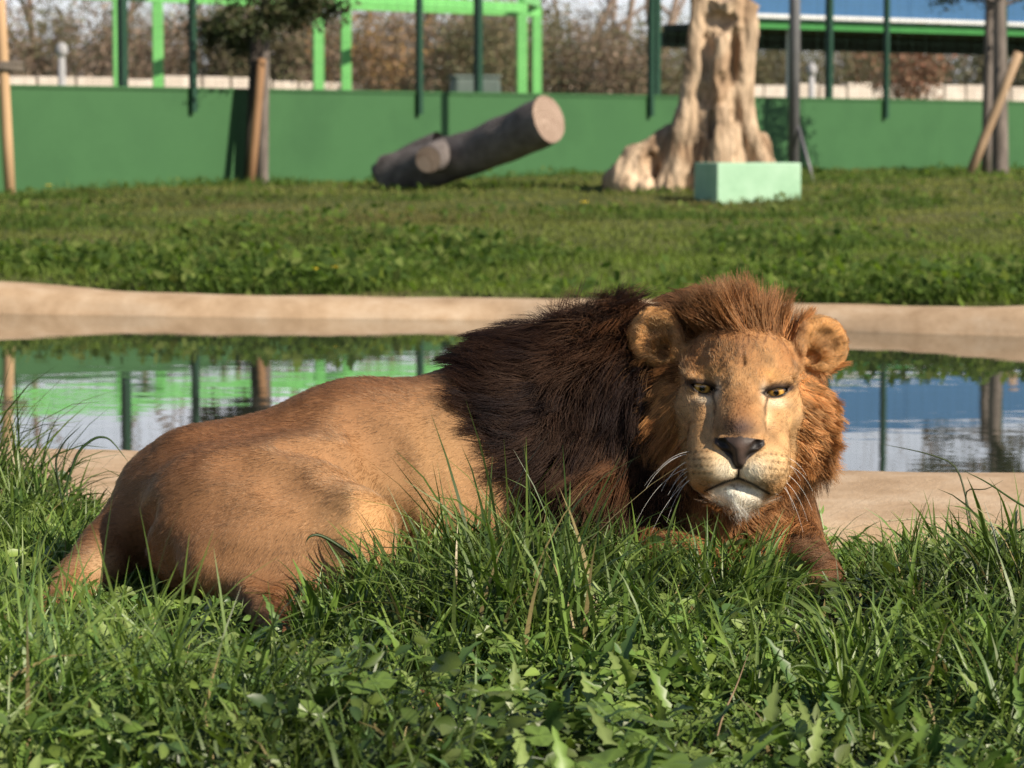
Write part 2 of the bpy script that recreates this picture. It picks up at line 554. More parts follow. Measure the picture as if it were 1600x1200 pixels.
fence('tall wire fence on thicker posts just behind the green wall', (222, 775, 1052, 1320, -330, 1590), -0.30, 0.040, 0.42, 5.0, 0.30, np.arange(1.6, 5.0, 0.5))

# ------------------------------------------------------------------ light green steel frame behind the wall
lg = noise_mat('light_green_steel', (0.13, 0.42, 0.12), (0.17, 0.50, 0.15), 3, 0.45, 0.05, spec=0.4)
fr = empty('portal_structure', at(520, 260, 40.0))
tag(fr, 'light green steel portal frame standing behind the green wall', 'frame')
GZ = 0.455
front = [(-180, 52.0), (187, 55.5), (498, 59.5), (815, 64.0)]
back = [(-80, 56.0), (248, 59.2), (541, 62.5), (838, 66.2)]
def topz(v, D): return float(at(0, v, D)[2])
PT = topz(20, 64.0)
for (u, D) in front + back:
    q = at(u, 250, D)
    MB().box((q[0], q[1], (GZ + PT) / 2), (0.20, 0.20, PT - GZ), 0.2).build('post', lg, fr, bevel=0.01)
def beam(a, b, h=0.20, z=PT):
    a = at(a[0], 250, a[1]); b = at(b[0], 250, b[1])
    d = b - a
    L_ = math.hypot(d[0], d[1])
    c = (a + b) / 2
    MB().box((c[0], c[1], z), (L_ + 0.19, 0.16, h), math.atan2(d[1], d[0])).build('beam', lg, fr, bevel=0.01)
for i in range(3):
    beam(front[i], front[i + 1], z=PT + 0.102); beam(back[i], back[i + 1], z=PT + 0.104)
for i in range(4):
    beam(front[i], back[i], 0.18, PT + 0.098 + 0.20)

# ------------------------------------------------------------------ blue canopy on the right
blue = noise_mat('blue_sheet_metal', (0.050, 0.125, 0.25), (0.058, 0.140, 0.275), 1.2, 0.8, 0.05, spec=0.1)
whitep = noise_mat('white_paint', (0.62, 0.63, 0.62), (0.72, 0.72, 0.71), 3, 0.55, 0.05)
darkm = noise_mat('dark_soffit', (0.020, 0.026, 0.022), (0.03, 0.036, 0.03), 3, 0.8, 0.1)
midg = noise_mat('mid_green_steel', (0.04, 0.20, 0.05), (0.05, 0.24, 0.06), 3, 0.5, 0.05)
A = at(1172, 24, 50.0); B = at(2050, 44, 58.5)
d = B - A; L_ = math.hypot(d[0], d[1]); an = math.atan2(d[1], d[0]); ex = np.array([math.cos(an), math.sin(an), 0]); ey = np.array([-math.sin(an), math.cos(an), 0])
can = empty('canopy_building', (A[0], A[1], GZ))
tag(can, 'open shelter with blue fascia and dark underside behind the fence', 'building')
zb = float(A[2])
mid_ = A + ex * L_ / 2
npan = 8
for i in range(npan):
    w_ = L_ / npan
    c = A + ex * (w_ * (i + 0.5))
    MB().box((c[0], c[1], zb + 0.46), (w_ - 0.012, 0.06, 0.86), an).build('fascia_panel', blue, can)
c = mid_ - ey * 0.02
MB().box((c[0], c[1], zb + 0.0), (L_, 0.14, 0.055), an).build('trim', whitep, can)
c = mid_ + ey * 0.12
MB().box((c[0], c[1], zb - 0.115), (L_, 0.14, 0.16), an).build('beam', midg, can)
c = mid_ + ey * 1.2
MB().box((c[0], c[1], zb - 0.14), (L_, 2.0, 0.12), an).build('ceiling', darkm, can)
c = mid_ + ey * 1.25
MB().box((c[0], c[1], zb + 0.52), (L_, 2.3, 0.08), an).build('roof', whitep, can)
c = mid_ + ey * 2.25
MB().box((c[0], c[1], zb - 0.33), (L_, 0.14, 0.26), an).build('beam', darkm, can)
for k_ in (0.0745, 0.62, 0.98):
    for dy in (0.16, 2.1):
        c = A + ex * (L_ * k_) + ey * dy
        MB().box((c[0], c[1], (GZ + zb - 0.2) / 2), (0.14, 0.12, zb - 0.2 - GZ), an).build('post', whitep, can)

# grey steel pole by the box
pole_m = noise_mat('grey_galvanised', (0.14, 0.14, 0.15), (0.20, 0.20, 0.21), 5, 0.5, 0.1, metallic=0.3)
q = at(1240, 262, 33.5)
pz = float(ground_z(q[0], q[1]))
pole = empty('steel_pole', (q[0], q[1], pz))
tag(pole, 'grey steel pole standing behind the pale green block', 'pole')
MB().tube([(q[0], q[1], pz - 0.05), (q[0], q[1], 4.6)], 0.062, 12).build('shaft', pole_m, pole, smooth=True)
MB().box((q[0], q[1], pz + 0.02), (0.24, 0.24, 0.03)).build('base_plate', pole_m, pole)
q2 = at(1272, 262, 33.0)
MB().tube([(q2[0], q2[1], float(ground_z(q2[0], q2[1])) - 0.04), (q[0] + 0.04, q[1], pz + 0.62)], 0.02, 8).build('brace', pole_m, pole, smooth=True)

# little path lights beyond the wall
lampm = noise_mat('light_grey_paint', (0.32, 0.32, 0.33), (0.40, 0.40, 0.41), 3, 0.6, 0.05)
for (u, D, lab) in ((97, 44, 'small pale path light behind the wall near the light green frame'), (1268, 49, 'small pale path light behind the wall below the blue canopy')):
    q = at(u, 150, D)
    e = empty('path_light', (q[0], q[1], GZ))
    tag(e, lab, 'lamp')
    zt = topz(118 if u > 800 else 88, D)
    MB().tube([(q[0], q[1], GZ - 0.05), (q[0], q[1], zt)], [0.08, 0.05], 10).build('post', lampm, e, smooth=True)
    MB().tube([(q[0], q[1], zt - 0.01), (q[0], q[1], zt + 0.05), (q[0], q[1], zt + 0.14), (q[0], q[1], zt + 0.20)], [0.05, 0.085, 0.085, 0.03], 12).build('head', lampm, e, smooth=True)

# grey-green cover (low utility box) beyond the wall
q = at(742, 150, 45.5)
ub = empty('utility_box', (q[0], q[1], GZ))
tag(ub, 'grey green utility box behind the wall above the tilted log', 'box')
zt = topz(122, 45.5)
ubm = noise_mat('grey_green_cover', (0.07, 0.10, 0.09), (0.11, 0.145, 0.13), 3, 0.6, 0.1)
MB().box((q[0], q[1], (GZ + zt) / 2), (0.85, 0.6, zt - GZ), 0.2, taper=0.8).build('cabinet', ubm, ub, bevel=0.05)
MB().box((q[0], q[1], zt + 0.02), (0.72, 0.5, 0.05), 0.2).build('lid', ubm, ub, bevel=0.02)

# low pale stone wall far behind
stone_m = noise_mat('pale_stone', (0.42, 0.36, 0.31), (0.62, 0.56, 0.50), 2.0, 0.9, 0.5, 12)
sw_a, sw_b = at(-260, 150, 66.0), at(2300, 150, 92.0)
sw = empty('low_stone_wall', (sw_a[0], sw_a[1], GZ))
tag(sw, 'low wall of pale stones behind the green wall', 'wall')
rr = np.random.default_rng(3)
dd = (sw_b - sw_a)[:2]; Ls = np.linalg.norm(dd); dd = dd / Ls
x_ = 0.0
while x_ < Ls:
    w_ = rr.uniform(0.5, 1.1)
    Dn = (sw_a[1] + dd[1] * (x_ + w_ / 2)) + 6
    hh = (topz(118 + rr.uniform(-3, 7) + 24 * (x_ / Ls), Dn) - GZ) + 0.1
    c = sw_a[:2] + dd * (x_ + w_ / 2)
    MB().box((c[0], c[1], GZ + hh / 2 - 0.1), (w_ * 0.98, 0.4, hh), math.atan2(dd[1], dd[0]) + rr.uniform(-.04, .04), taper=0.96).build('stone', stone_m, sw, bevel=0.03)
    x_ += w_

# ------------------------------------------------------------------ woody plants
def grow(seed, base, height, r0, levels=4, spread=0.6, up=0.5, nb=(3, 5), first=0.35, wob=0.12):
    """limbs of a tree: list of (points, radii, level)"""
    r = random.Random(seed)
    out = []
    def rec(p, d, L, rad, lev):
        n = 5 if lev < 2 else 3
        pts, rads = [p], [rad]
        q, dd_ = p.copy(), d.copy()
        for i in range(n):
            dd_ = (dd_ + Vector((r.gauss(0, wob), r.gauss(0, wob), r.gauss(0, wob) + up * 0.06 * lev))).normalized()
            q = q + dd_ * (L / n)
            pts.append(q); rads.append(rad * (1 - 0.6 * (i + 1) / n))
        out.append((pts, rads, lev))
        if lev >= levels: return
        k = r.randint(*nb) + (2 if lev == 0 else 0)
        for j in range(k):
            f = first + (1 - first) * (j + r.random() * 0.8) / k if lev == 0 else 0.25 + 0.75 * (j + r.random()) / k
            f = min(f, 0.99)
            a = f * n; i0 = int(a); fr_ = a - i0
            bp = pts[i0].lerp(pts[min(i0 + 1, n)], fr_)
            an_ = r.uniform(0, 6.283)
            ax = (pts[min(i0 + 1, n)] - pts[i0]).normalized()
            o_ = ax.orthogonal().normalized()
            o_ = Matrix.Rotation(an_, 3, ax) @ o_
            nd = (ax * (1 - spread * 0.6) + o_ * spread + Vector((0, 0, up * 0.35))).normalized()
            rec(bp, nd, L * r.uniform(0.42, 0.66) * (1.15 - 0.5 * f if lev == 0 else 1), max(rads[i0] * 0.62, 0.0035), lev + 1)
    rec(Vector(base), Vector((r.gauss(0, .03), r.gauss(0, .03), 1)).normalized(), height, r0, 0)
    return out

def tree_parts(limbs, bark, twig, root, split=1, names=('trunk', 'crown')):
    a, b = MB(), MB()
    for pts, rads, lev in limbs:
        if lev <= split: a.tube(pts, rads, 7 if lev == 0 else 5, cap=False)
        else: b.tube(pts, rads, 3, cap=False)
    a.build(names[0], bark, root, smooth=True)
    return b.build(names[1], twig, root, smooth=True)

bark_g = noise_mat('grey_bark', (0.10, 0.085, 0.075), (0.22, 0.185, 0.165), 14, 0.9, 0.6, 60, stretch=(1, 1, 0.25))
bark_d = noise_mat('dark_bark', (0.035, 0.028, 0.024), (0.085, 0.068, 0.058), 14, 0.9, 0.6, 60, stretch=(1, 1, 0.25))
bark_b = noise_mat('pale_brown_bark', (0.17, 0.125, 0.10), (0.32, 0.245, 0.20), 10, 0.9, 0.5, 40, stretch=(1, 1, 0.3))
twig_b = noise_mat('brown_twigs', (0.20, 0.15, 0.115), (0.32, 0.25, 0.20), 3, 0.9, 0.0)
twig_o = noise_mat('olive_twigs', (0.14, 0.125, 0.075), (0.24, 0.20, 0.13), 3, 0.9, 0.0)

def leaf_cloud(name, centres, size, n, cols, mat, parent, seed, squash=1.0, asp=0.5):
    """many small folded leaves round the given points"""
    r = np.random.default_rng(seed)
    c = centres[r.integers(0, len(centres), n)] + r.normal(size=(n, 3)) * np.array([1, 1, squash]) * size[1]
    d = nrm_(r.normal(size=(n, 3)) + np.array([0, 0, -0.25]))
    s = nrm_(np.cross(d, r.normal(size=(n, 3))))
    L = size[0] * r.uniform(0.6, 1.3, n)[:, None]
    up_ = np.cross(d, s)
    v = np.stack([c, c + d * L * 0.5 + s * L * asp * 0.5 + up_ * L * 0.08, c + d * L, c + d * L * 0.5 - s * L * asp * 0.5 + up_ * L * 0.08], 1).reshape(-1, 3)
    i = np.arange(n)[:, None] * 4
    f = i + np.array([[0, 1, 2, 3]])
    cc = np.array(cols)[r.integers(0, len(cols), n)] * r.uniform(0.7, 1.3, (n, 1))
    return link(name, mesh_np(name, v, f, False, np.repeat(cc, 4, 0)), mat, parent)
def nrm_(x): return x / (np.linalg.norm(x, axis=-1, keepdims=True) + 1e-9)
leaf_m = leaf_mat('tree_leaf', 0.3, 0.25, 0.5)

# bare trees beyond the wall
bare = [(60, 60, 7.5, 'tall bare tree behind the wall left of the light green posts'), (140, 66, 8.0, 'slim bare tree behind the wall beside the tall light green post'),
        (330, 62, 7.0, 'bare tree behind the wall between light green frame and staked tree'), (470, 70, 8.5, 'bare tree far behind the leafy staked tree'),
        (640, 58, 6.5, 'pale bare tree behind the light green frame top beam'), (700, 62, 7.5, 'leaning bare tree above the grey utility box'),
        (880, 60, 7.0, 'bare tree behind the cut end of the tilted log'), (945, 64, 8.0, 'many branched bare tree between log and stump'),
        (1010, 57, 6.0, 'bare tree close behind the big stump'), (1450, 74, 7.5, 'bare tree behind the blue canopy beside the staked tree')]
for i, (u, D, hgt, lab) in enumerate(bare):
    D *= 1.32; hgt *= 1.25
    q = at(u, 240, D)
    e = empty('bare_tree', (q[0], q[1], GZ))
    tag(e, lab, 'tree', 'bare trees behind the wall')
    tree_parts(grow(100 + i, (q[0], q[1], GZ - 0.05), hgt, 0.12, 4, 0.55, 0.6, (3, 4), 0.12), bark_b, twig_b, e)

# brown winter hedge behind the wall: one bush after another
def make_bush(seed, green):
    e = empty('hedge_bush', (0, 0, 0))
    r = random.Random(seed)
    limbs = []
    for k in range(9):
        b = (r.uniform(-.7, .7), r.uniform(-.4, .4), -0.05)
        limbs += grow(seed * 31 + k, b, r.uniform(1.4, 2.3), 0.022, 3, 0.55, 0.5, (4, 6), 0.1, 0.10)
    tw = tree_parts(limbs, bark_b, twig_b if not green else twig_o, e, 0, ('stems', 'twigs'))
    pts = np.array([tuple(p) for l in limbs if l[2] >= 1 for p in l[0][1:]])
    cols = [(0.26, 0.19, 0.14), (0.22, 0.16, 0.11), (0.30, 0.23, 0.18), (0.19, 0.165, 0.10)] if not green else [(0.17, 0.165, 0.085), (0.13, 0.14, 0.07), (0.22, 0.18, 0.11), (0.19, 0.18, 0.10)]
    leaf_cloud('leaves', pts, (0.09, 0.09), 3600, cols, leaf_m, e, seed, asp=0.6)
    return e
def copy_tree(o, parent=None):
    c = o.copy(); COL.objects.link(c)
    if parent is not None: c.parent = parent
    for chd in o.children: copy_tree(chd, c)
    return c
protos = [make_bush(s, s > 3) for s in (1, 2, 3, 4, 5, 6)]
used = set()
rr = random.Random(9)
for i in range(32):
    u = -552 + i * 72
    pr = rr.choice(protos[:3] if u < 850 and not (300 < u < 480 and False) else protos[3:])
    if rr.random() < 0.2: pr = rr.choice(protos)
    o = pr if pr not in used else copy_tree(pr)
    used.add(pr)
    D = rr.uniform(71, 77) + (16 if u > 1100 else 0)
    q = at(u + rr.uniform(-20, 20), 240, D)
    o.location = (q[0], q[1], GZ)
    o.rotation_euler = (0, 0, rr.uniform(0, 6.28))
    wantv = np.interp(u, [-100, 300, 600, 850, 1150, 1600, 1900], [40, 48, 42, 44, 84, 80, 78])
    sc_ = (topz(wantv + rr.uniform(-8, 8), D) - GZ) / 2.35
    o.scale = (sc_ * 1.15, sc_ * 1.15, sc_)
    marks = [(-480, 'in the far stretch past the last fence post'), (-330, 'behind the far end of the light green frame'), (-200, 'beyond the slim young tree'), (-60, 'beyond the pale wooden stake'), (60, 'near the pale path light left of the green posts'), (187, 'behind the tallest light green post'), (260, 'behind the second light green post'), (340, 'left of the leafy staked tree'), (420, 'behind the leafy staked tree'),
             (500, 'behind the middle light green posts'), (590, 'behind the bush with orange leaves'), (690, 'under the light green top beam'), (750, 'behind the grey utility box'), (826, 'behind the last pair of light green posts'), (900, 'behind the cut end of the log'),
             (985, 'between the log and the stump'), (1110, 'behind the tall stump'), (1240, 'behind the grey steel pole'), (1330, 'under the blue canopy beside its white post'), (1410, 'behind the bush with reddish leaves'), (1490, 'under the blue canopy near the leaning stake'), (1570, 'behind the thick young tree'), (1660, 'beyond the thick young tree')]
    where = min(marks, key=lambda m: abs(m[0] - u))[1]
    tag(o, ('brown leafless hedge bush ' if protos.index(pr) < 3 else 'dull olive hedge bush ') + where, 'bush', 'hedge bushes behind the wall')
for pr in protos:
    if pr not in used:
        for chd in list(pr.children): bpy.data.objects.remove(chd)
        bpy.data.objects.remove(pr)

# two bushes still holding coloured leaves
for (u, v, D, cols, lab, n) in ((590, 60, 67.5, [(0.36, 0.23, 0.09), (0.30, 0.19, 0.10), (0.26, 0.17, 0.11)], 'bush with orange yellow leaves behind the wall beside the light green post', 1500),
                             (1408, 90, 60.0, [(0.30, 0.15, 0.10), (0.25, 0.14, 0.09), (0.27, 0.17, 0.11)], 'bush with reddish leaves behind the wall below the canopy', 1700)):
    q = at(u, 240, D)
    e = empty('autumn_bush', (q[0], q[1], GZ)); tag(e, lab, 'bush')
    limbs = []
    hh = topz(v, D) - GZ
    for k in range(5):
        limbs += grow(700 + k + int(u), (q[0] + rr.uniform(-.15, .15), q[1] + rr.uniform(-.15, .15), GZ - 0.05), hh * rr.uniform(.8, 1.05), 0.018, 3, 0.4, 0.5, (3, 4), 0.2)
    tree_parts(limbs, bark_b, twig_b, e, 0, ('stems', 'twigs'))
    pts = np.array([tuple(p) for l in limbs if l[2] >= 1 for p in l[0][1:]])
    leaf_cloud('leaves', pts, (0.10, 0.10), n, cols, leaf_m, e, int(u), asp=0.7)

# staked young trees on the lawn
stake_o = noise_mat('orange_brown_stake', (0.19, 0.105, 0.052), (0.28, 0.16, 0.085), 5, 0.8, 0.3, stretch=(1, 1, 0.15))
stake_t = noise_mat('pale_wood_stake', (0.42, 0.27, 0.15), (0.56, 0.38, 0.22), 5, 0.8, 0.3, stretch=(1, 1, 0.15))
stake_d = noise_mat('dark_stake', (0.04, 0.034, 0.028), (0.075, 0.06, 0.05), 5, 0.85, 0.3, stretch=(1, 1, 0.15))
tie_m = noise_mat('grey_strap', (0.10, 0.085, 0.07), (0.17, 0.145, 0.12), 9, 0.9, 0.3)

def staked_tree(lab, u, v, D, r, trunk_top_u, crown, seed, bark):
    q = at(u, v, D)
    z0 = float(ground_z(q[0], q[1]))
    e = empty('young_tree', (q[0], q[1], z0))
    tag(e, lab, 'tree')
    top = at(trunk_top_u, -60, D)
    pts = [Vector((q[0], q[1], z0 - 0.08)), Vector((q[0], q[1], z0 + 0.1)), Vector(((q[0] * .6 + top[0] * .4), q[1], z0 + 0.9)), Vector((top[0], q[1], z0 + 1.9)), Vector((top[0], q[1], z0 + 3.4))]
    mb = MB().tube(pts, [r * 1.35, r * 1.1, r, r * .85, r * .3], 12)
    limbs = []
    rnd = random.Random(seed)
    for k in range(crown['limbs']):
        zz = rnd.uniform(*crown['z'])
        an_ = rnd.uniform(0, 6.283)
        d_ = Vector((math.cos(an_), math.sin(an_) * 0.8, rnd.uniform(-0.1, 0.5)))
        b0 = Vector((top[0], q[1], z0 + zz)); d_.x += crown.get('dx', 0)
        L_ = rnd.uniform(*crown['len'])
        p1, p2 = b0 + d_ * L_ * 0.55, b0 + d_ * L_ + Vector((0, 0, -0.05))
        mb.tube([b0, p1, p2], [r * .3, r * .2, r * .06], 5, cap=False)
        limbs += [b0.lerp(p2, f) for f in (0.35, 0.55, 0.75, 0.9, 1.0)]
        for s_ in range(3):
            pp = p1.lerp(p2, rnd.random()) + Vector((rnd.gauss(0, .12), rnd.gauss(0, .12), rnd.gauss(0, .08)))
            mb.tube([p1, pp], [r * .12, r * .04], 4, cap=False)
            limbs.append(pp)
    mb.build('trunk', bark, e, smooth=True)
    leaf_cloud('crown', np.array([tuple(x) for x in limbs]), (0.075, 0.085), crown['n'], [(0.045, 0.060, 0.022), (0.060, 0.075, 0.030), (0.035, 0.045, 0.018), (0.09, 0.085, 0.04)], leaf_m, e, seed, asp=0.55)
    return e

def stake(lab, a, b, r, mat, tie=None):
    e = empty('wooden_stake', tuple(a))
    tag(e, lab, 'stake')
    a = Vector(a); b = Vector(b)
    MB().tube([a, a.lerp(b, .3), a.lerp(b, .7), b], [r, r, r, r * .97], 10).build('pole', mat, e, smooth=True)
    if tie is not None:
        f, ext, span = tie
        c = a.lerp(b, f)
        MB().tube([c + Vector((-span, 0, -0.01)), c + Vector((0, -r * 1.25, 0.012)), c + Vector((span, 0, 0.0))], [0.028, 0.034, 0.028], 8).build('strap', tie_m, e, smooth=True)
        MB().tube([c + Vector((-span, 0, 0.055)), c + Vector((0, -r * 1.2, 0.05)), c + Vector((span, 0, 0.06))], [0.022, 0.026, 0.022], 8).build('strap', tie_m, e, smooth=True)
    return e
def on_ground(u, v, D):
    q = at(u, v, D)
    return Vector((q[0], q[1], float(ground_z(q[0], q[1])) - 0.04))

staked_tree('young tree with grey trunk and dark leafy crown tied to stakes', 410, 279, wall_D(410)[0] - 0.42, 0.062, 414, dict(limbs=34, z=(1.62, 2.9), len=(0.5, 1.45), n=12000, dx=0.22), 61, bark_g)
stake('dark leaning stake on the shaded side of the leafy young tree', on_ground(388, 279, wall_D(395)[0] - 0.36), V(402, 20, wall_D(400)[0] - 0.36), 0.058, stake_d)
stake('short orange brown stake tied to the leafy young tree', on_ground(391, 285, wall_D(391)[0] - 0.60), V(409, 92, wall_D(409)[0] - 0.55), 0.050, stake_o)
stake('pale wooden stake with a strap beside the pond lawn', on_ground(16, 292, 31.2), V(-2, -30, 31.2), 0.056, stake_t, (0.60, 0, 0.20))
staked_tree('young tree with thick grey brown trunk behind the far lawn', 1563, 262, 38.5, 0.095, 1563, dict(limbs=14, z=(2.1, 3.2), len=(0.5, 1.3), n=2200), 67, bark_g)
stake('tan stake leaning against the thick grey brown young tree', on_ground(1512, 258, 38.2), V(1592, 82, 38.2), 0.062, noise_mat('tan_stake', (0.27, 0.18, 0.11), (0.40, 0.28, 0.18), 5, 0.8, 0.3, stretch=(1, 1, 0.15)))
stake('grey upright stake beside the thick grey brown young tree', on_ground(1541, 262, 39.4), V(1548, -20, 39.4), 0.070, bark_g)
# out of view on the left stands the tree that the pale stake holds
staked_tree('slim young tree held by the pale wooden stake', -40, 292, 31.6, 0.055, -42, dict(limbs=16, z=(1.9, 3.0), len=(0.4, 0.9), n=4200), 71, bark_g)

# ------------------------------------------------------------------ stump, log and block on the lawn
wood_m = bpy.data.materials.new('weathered_wood')
t, out = nt(wood_m)
a = N(t, 'Attribute'); a.attribute_name = 'col'
tc = N(t, 'TexCoord'); mp = N(t, 'Mapping'); mp.inputs['Scale'].default_value = (1, 1, 0.16)
t.links.new(tc.outputs['Object'], mp.inputs[0])
n1 = N(t, 'TexNoise', Scale=16.0, Detail=6.0, Roughness=0.65)
t.links.new(mp.outputs[0], n1.inputs['Vector'])
v_ = ramp(t, n1.outputs['Fac'], [(0.30, (0.28, 0.24, 0.20)), (0.46, (0.75, 0.72, 0.68)), (0.64, (1.2, 1.17, 1.12))])
mxc = N(t, 'MixRGB'); mxc.blend_type = 'MULTIPLY'; mxc.inputs[0].default_value = 1.0
t.links.new(a.outputs['Color'], mxc.inputs[1]); t.links.new(v_, mxc.inputs[2])
p = N(t, 'BsdfPrincipled', Roughness=0.85); p.inputs['Specular IOR Level'].default_value = 0.2
t.links.new(mxc.outputs[0], p.inputs['Base Color'])
b = N(t, 'Bump', Strength=0.7, Distance=0.03)
t.links.new(n1.outputs['Fac'], b.inputs['Height']); t.links.new(b.outputs[0], p.inputs['Normal'])
t.links.new(p.outputs[0], out.inputs[0])

SD = 31.0
sp = 1.0 / FPX * SD                       # metres for one photo unit here
S0 = at(1115, 270, SD)
S0[2] = float(ground_z(S0[0], S0[1]))
ST = Field((-175, -100, -14), (120, 100, 330), 2.4)     # X right, Y towards viewer, Z up, photo units
ST.cone((-2, 0, 20), 66, (10, 0, 150), 46, 14)
ST.cone((10, 0, 150), 46, (20, 0, 310), 47, 14)
for (p0, r0, p1, r1) in [((-38, 34, 150), 15, (-70, 50, 8), 26), ((-30, 30, 190), 14, (-38, 34, 140), 15), ((-24, 24, 310), 17, (-32, 30, 190), 15), ((44, 30, 120), 14, (82, 46, 8), 20),
                         ((54, 26, 305), 13, (44, 28, 110), 13), ((10, 44, 120), 18, (8, 62, 0), 26), ((8, 36, 225), 22, (8, 44, 150), 18), ((-70, 20, 70), 30, (-150, 10, 6), 26),
                         ((-95, 20, 60), 24, (-138, 40, 14), 30), ((-120, 26, 40), 22, (-110, 44, 2), 24), ((60, -30, 60), 30, (95, -50, 0), 22), ((-30, -30, 80), 36, (-50, -70, 0), 26)]:
    ST.cone(p0, r0, p1, r1, 7)
for (c, r) in [((-13, 46, 205), (10, 20, 40)), ((29, 44, 205), (8, 18, 46)), ((8, 48, 255), (14, 16, 10)), ((-18, 54, 146), (15, 22, 26)), ((32, 52, 128), (9, 16, 30)), ((-6, 52, 96), (8, 18, 28)), ((-44, 66, 60), (9, 16, 34)),
               ((46, 62, 50), (14, 14, 22)), ((-100, 52, 46), (10, 14, 12)), ((8, 42, 262), (26, 20, 9)), ((8, 60, 170), (8, 9, 10))]:
    ST.ell(c, r, 5, cut=True)
_p = ST.points()
_q = _p * np.array([1, 1, 0.28], dtype=np.float32)
ST.d += 2.2 * wave_field(71, 0.10)(_q) - 1.6 * np.abs(wave_field(72, 0.22)(_q)) + 1.2 * np.abs(wave_field(78, 0.5)(_q)) + 1.6 * wave_field(73, 0.09)(_p) + 1.6
ST.d = np.maximum(ST.d, (_p[..., 2] - 300 + 0.10 * _p[..., 0] + 5 * wave_field(74, 0.1)(_p)))
del _q
sv, sq = ST.nets()
dep = ST.value(sv + nrm_(vnormals(sv, sq)) * 9.0)      # openness of the surface: small in hollows
nw = wave_field(75, 0.045)(sv)
base_c = np.array([0.52, 0.40, 0.29]) * (1 + 0.16 * nw)[:, None]
brown = np.array([0.24, 0.15, 0.09])
wmix = np.clip(0.65 * sstep(0.0, 1.1, wave_field(76, 0.06)(sv)) + 0.5 * gauss((sv[:, 0] - 6, 26), (sv[:, 2] - 140, 80)) * sstep(-0.3, 0.8, wave_field(77, 0.09)(sv)), 0, 0.85)
base_c = base_c * (1 - wmix)[:, None] + brown * wmix[:, None]
sw_ = np.stack([S0[0] + sv[:, 0] * sp, S0[1] - sv[:, 1] * sp, S0[2] + sv[:, 2] * sp], 1)
stump = link('tree_stump', mesh_np('tree_stump', sw_, sq[:, ::-1], True, np.clip(base_c, 0.02, 0.8)), wood_m)
tag(stump, 'tall pale hollowed tree stump with spreading roots on the lawn', 'stump')

# pale green block
bq_ = at(1188, 309, 28.7)
block = empty('concrete_block', (bq_[0], bq_[1], float(ground_z(bq_[0], bq_[1]))))
tag(block, 'pale green painted rectangular block in front of the stump', 'block')
block_m = noise_mat('pale_green_paint', (0.26, 0.46, 0.30), (0.33, 0.54, 0.37), 3.5, 0.6, 0.2, 20, c3=(0.40, 0.60, 0.44), spec=0.35)
bz = block.location.z
th = math.radians(17.0)
bl = MB().box((bq_[0] - 0.10, bq_[1] + 0.30, bz + 0.165), (0.84, 0.62, 0.39), th).build('body', block_m, block, bevel=0.012)

# tilted log: trunk, cut faces, side branch
barkl = noise_mat('smooth_grey_bark', (0.085, 0.072, 0.067), (0.20, 0.175, 0.17), 7, 0.8, 0.7, 30, stretch=(1, 1, 1), bdist=0.02)
endm = bpy.data.materials.new('sawn_end')
t, out = nt(endm)
tc = N(t, 'TexCoord'); ln = N(t, 'VectorMath'); ln.operation = 'LENGTH'
nz = N(t, 'TexNoise', Scale=6.0, Detail=4.0); t.links.new(tc.outputs['Object'], nz.inputs['Vector'])
ad = N(t, 'VectorMath'); ad.operation = 'MULTIPLY_ADD'; ad.inputs[1].default_value = (0.12, 0.12, 0.12)
t.links.new(nz.outputs['Color'], ad.inputs[0]); t.links.new(tc.outputs['Object'], ad.inputs[2])
t.links.new(ad.outputs[0], ln.inputs[0])
wv_ = N(t, 'Math'); wv_.operation = 'MULTIPLY'; wv_.inputs[1].default_value = 140.0
t.links.new(ln.outputs['Value'], wv_.inputs[0])
sn = N(t, 'Math'); sn.operation = 'SINE'; t.links.new(wv_.outputs[0], sn.inputs[0])
mr = N(t, 'MapRange'); mr.inputs['From Min'].default_value = -1
t.links.new(sn.outputs[0], mr.inputs['Value'])
ml = N(t, 'MixRGB'); ml.inputs[0].default_value = 0.6
t.links.new(mr.outputs[0], ml.inputs[1]); t.links.new(nz.outputs['Fac'], ml.inputs[2])
p = N(t, 'BsdfPrincipled', Roughness=0.9)
t.links.new(ramp(t, ml.outputs[0], [(0.25, (0.20, 0.135, 0.10)), (0.75, (0.36, 0.27, 0.215))]), p.inputs['Base Color'])
t.links.new(p.outputs[0], out.inputs[0])
LD = 31.6
L1, L0 = V(858, 187, 31.0), V(612, 268, 32.3)
log = empty('fallen_log', on_ground(640, 272, 32.0))
tag(log, 'tilted grey barked log with sawn end raised off the lawn', 'log')
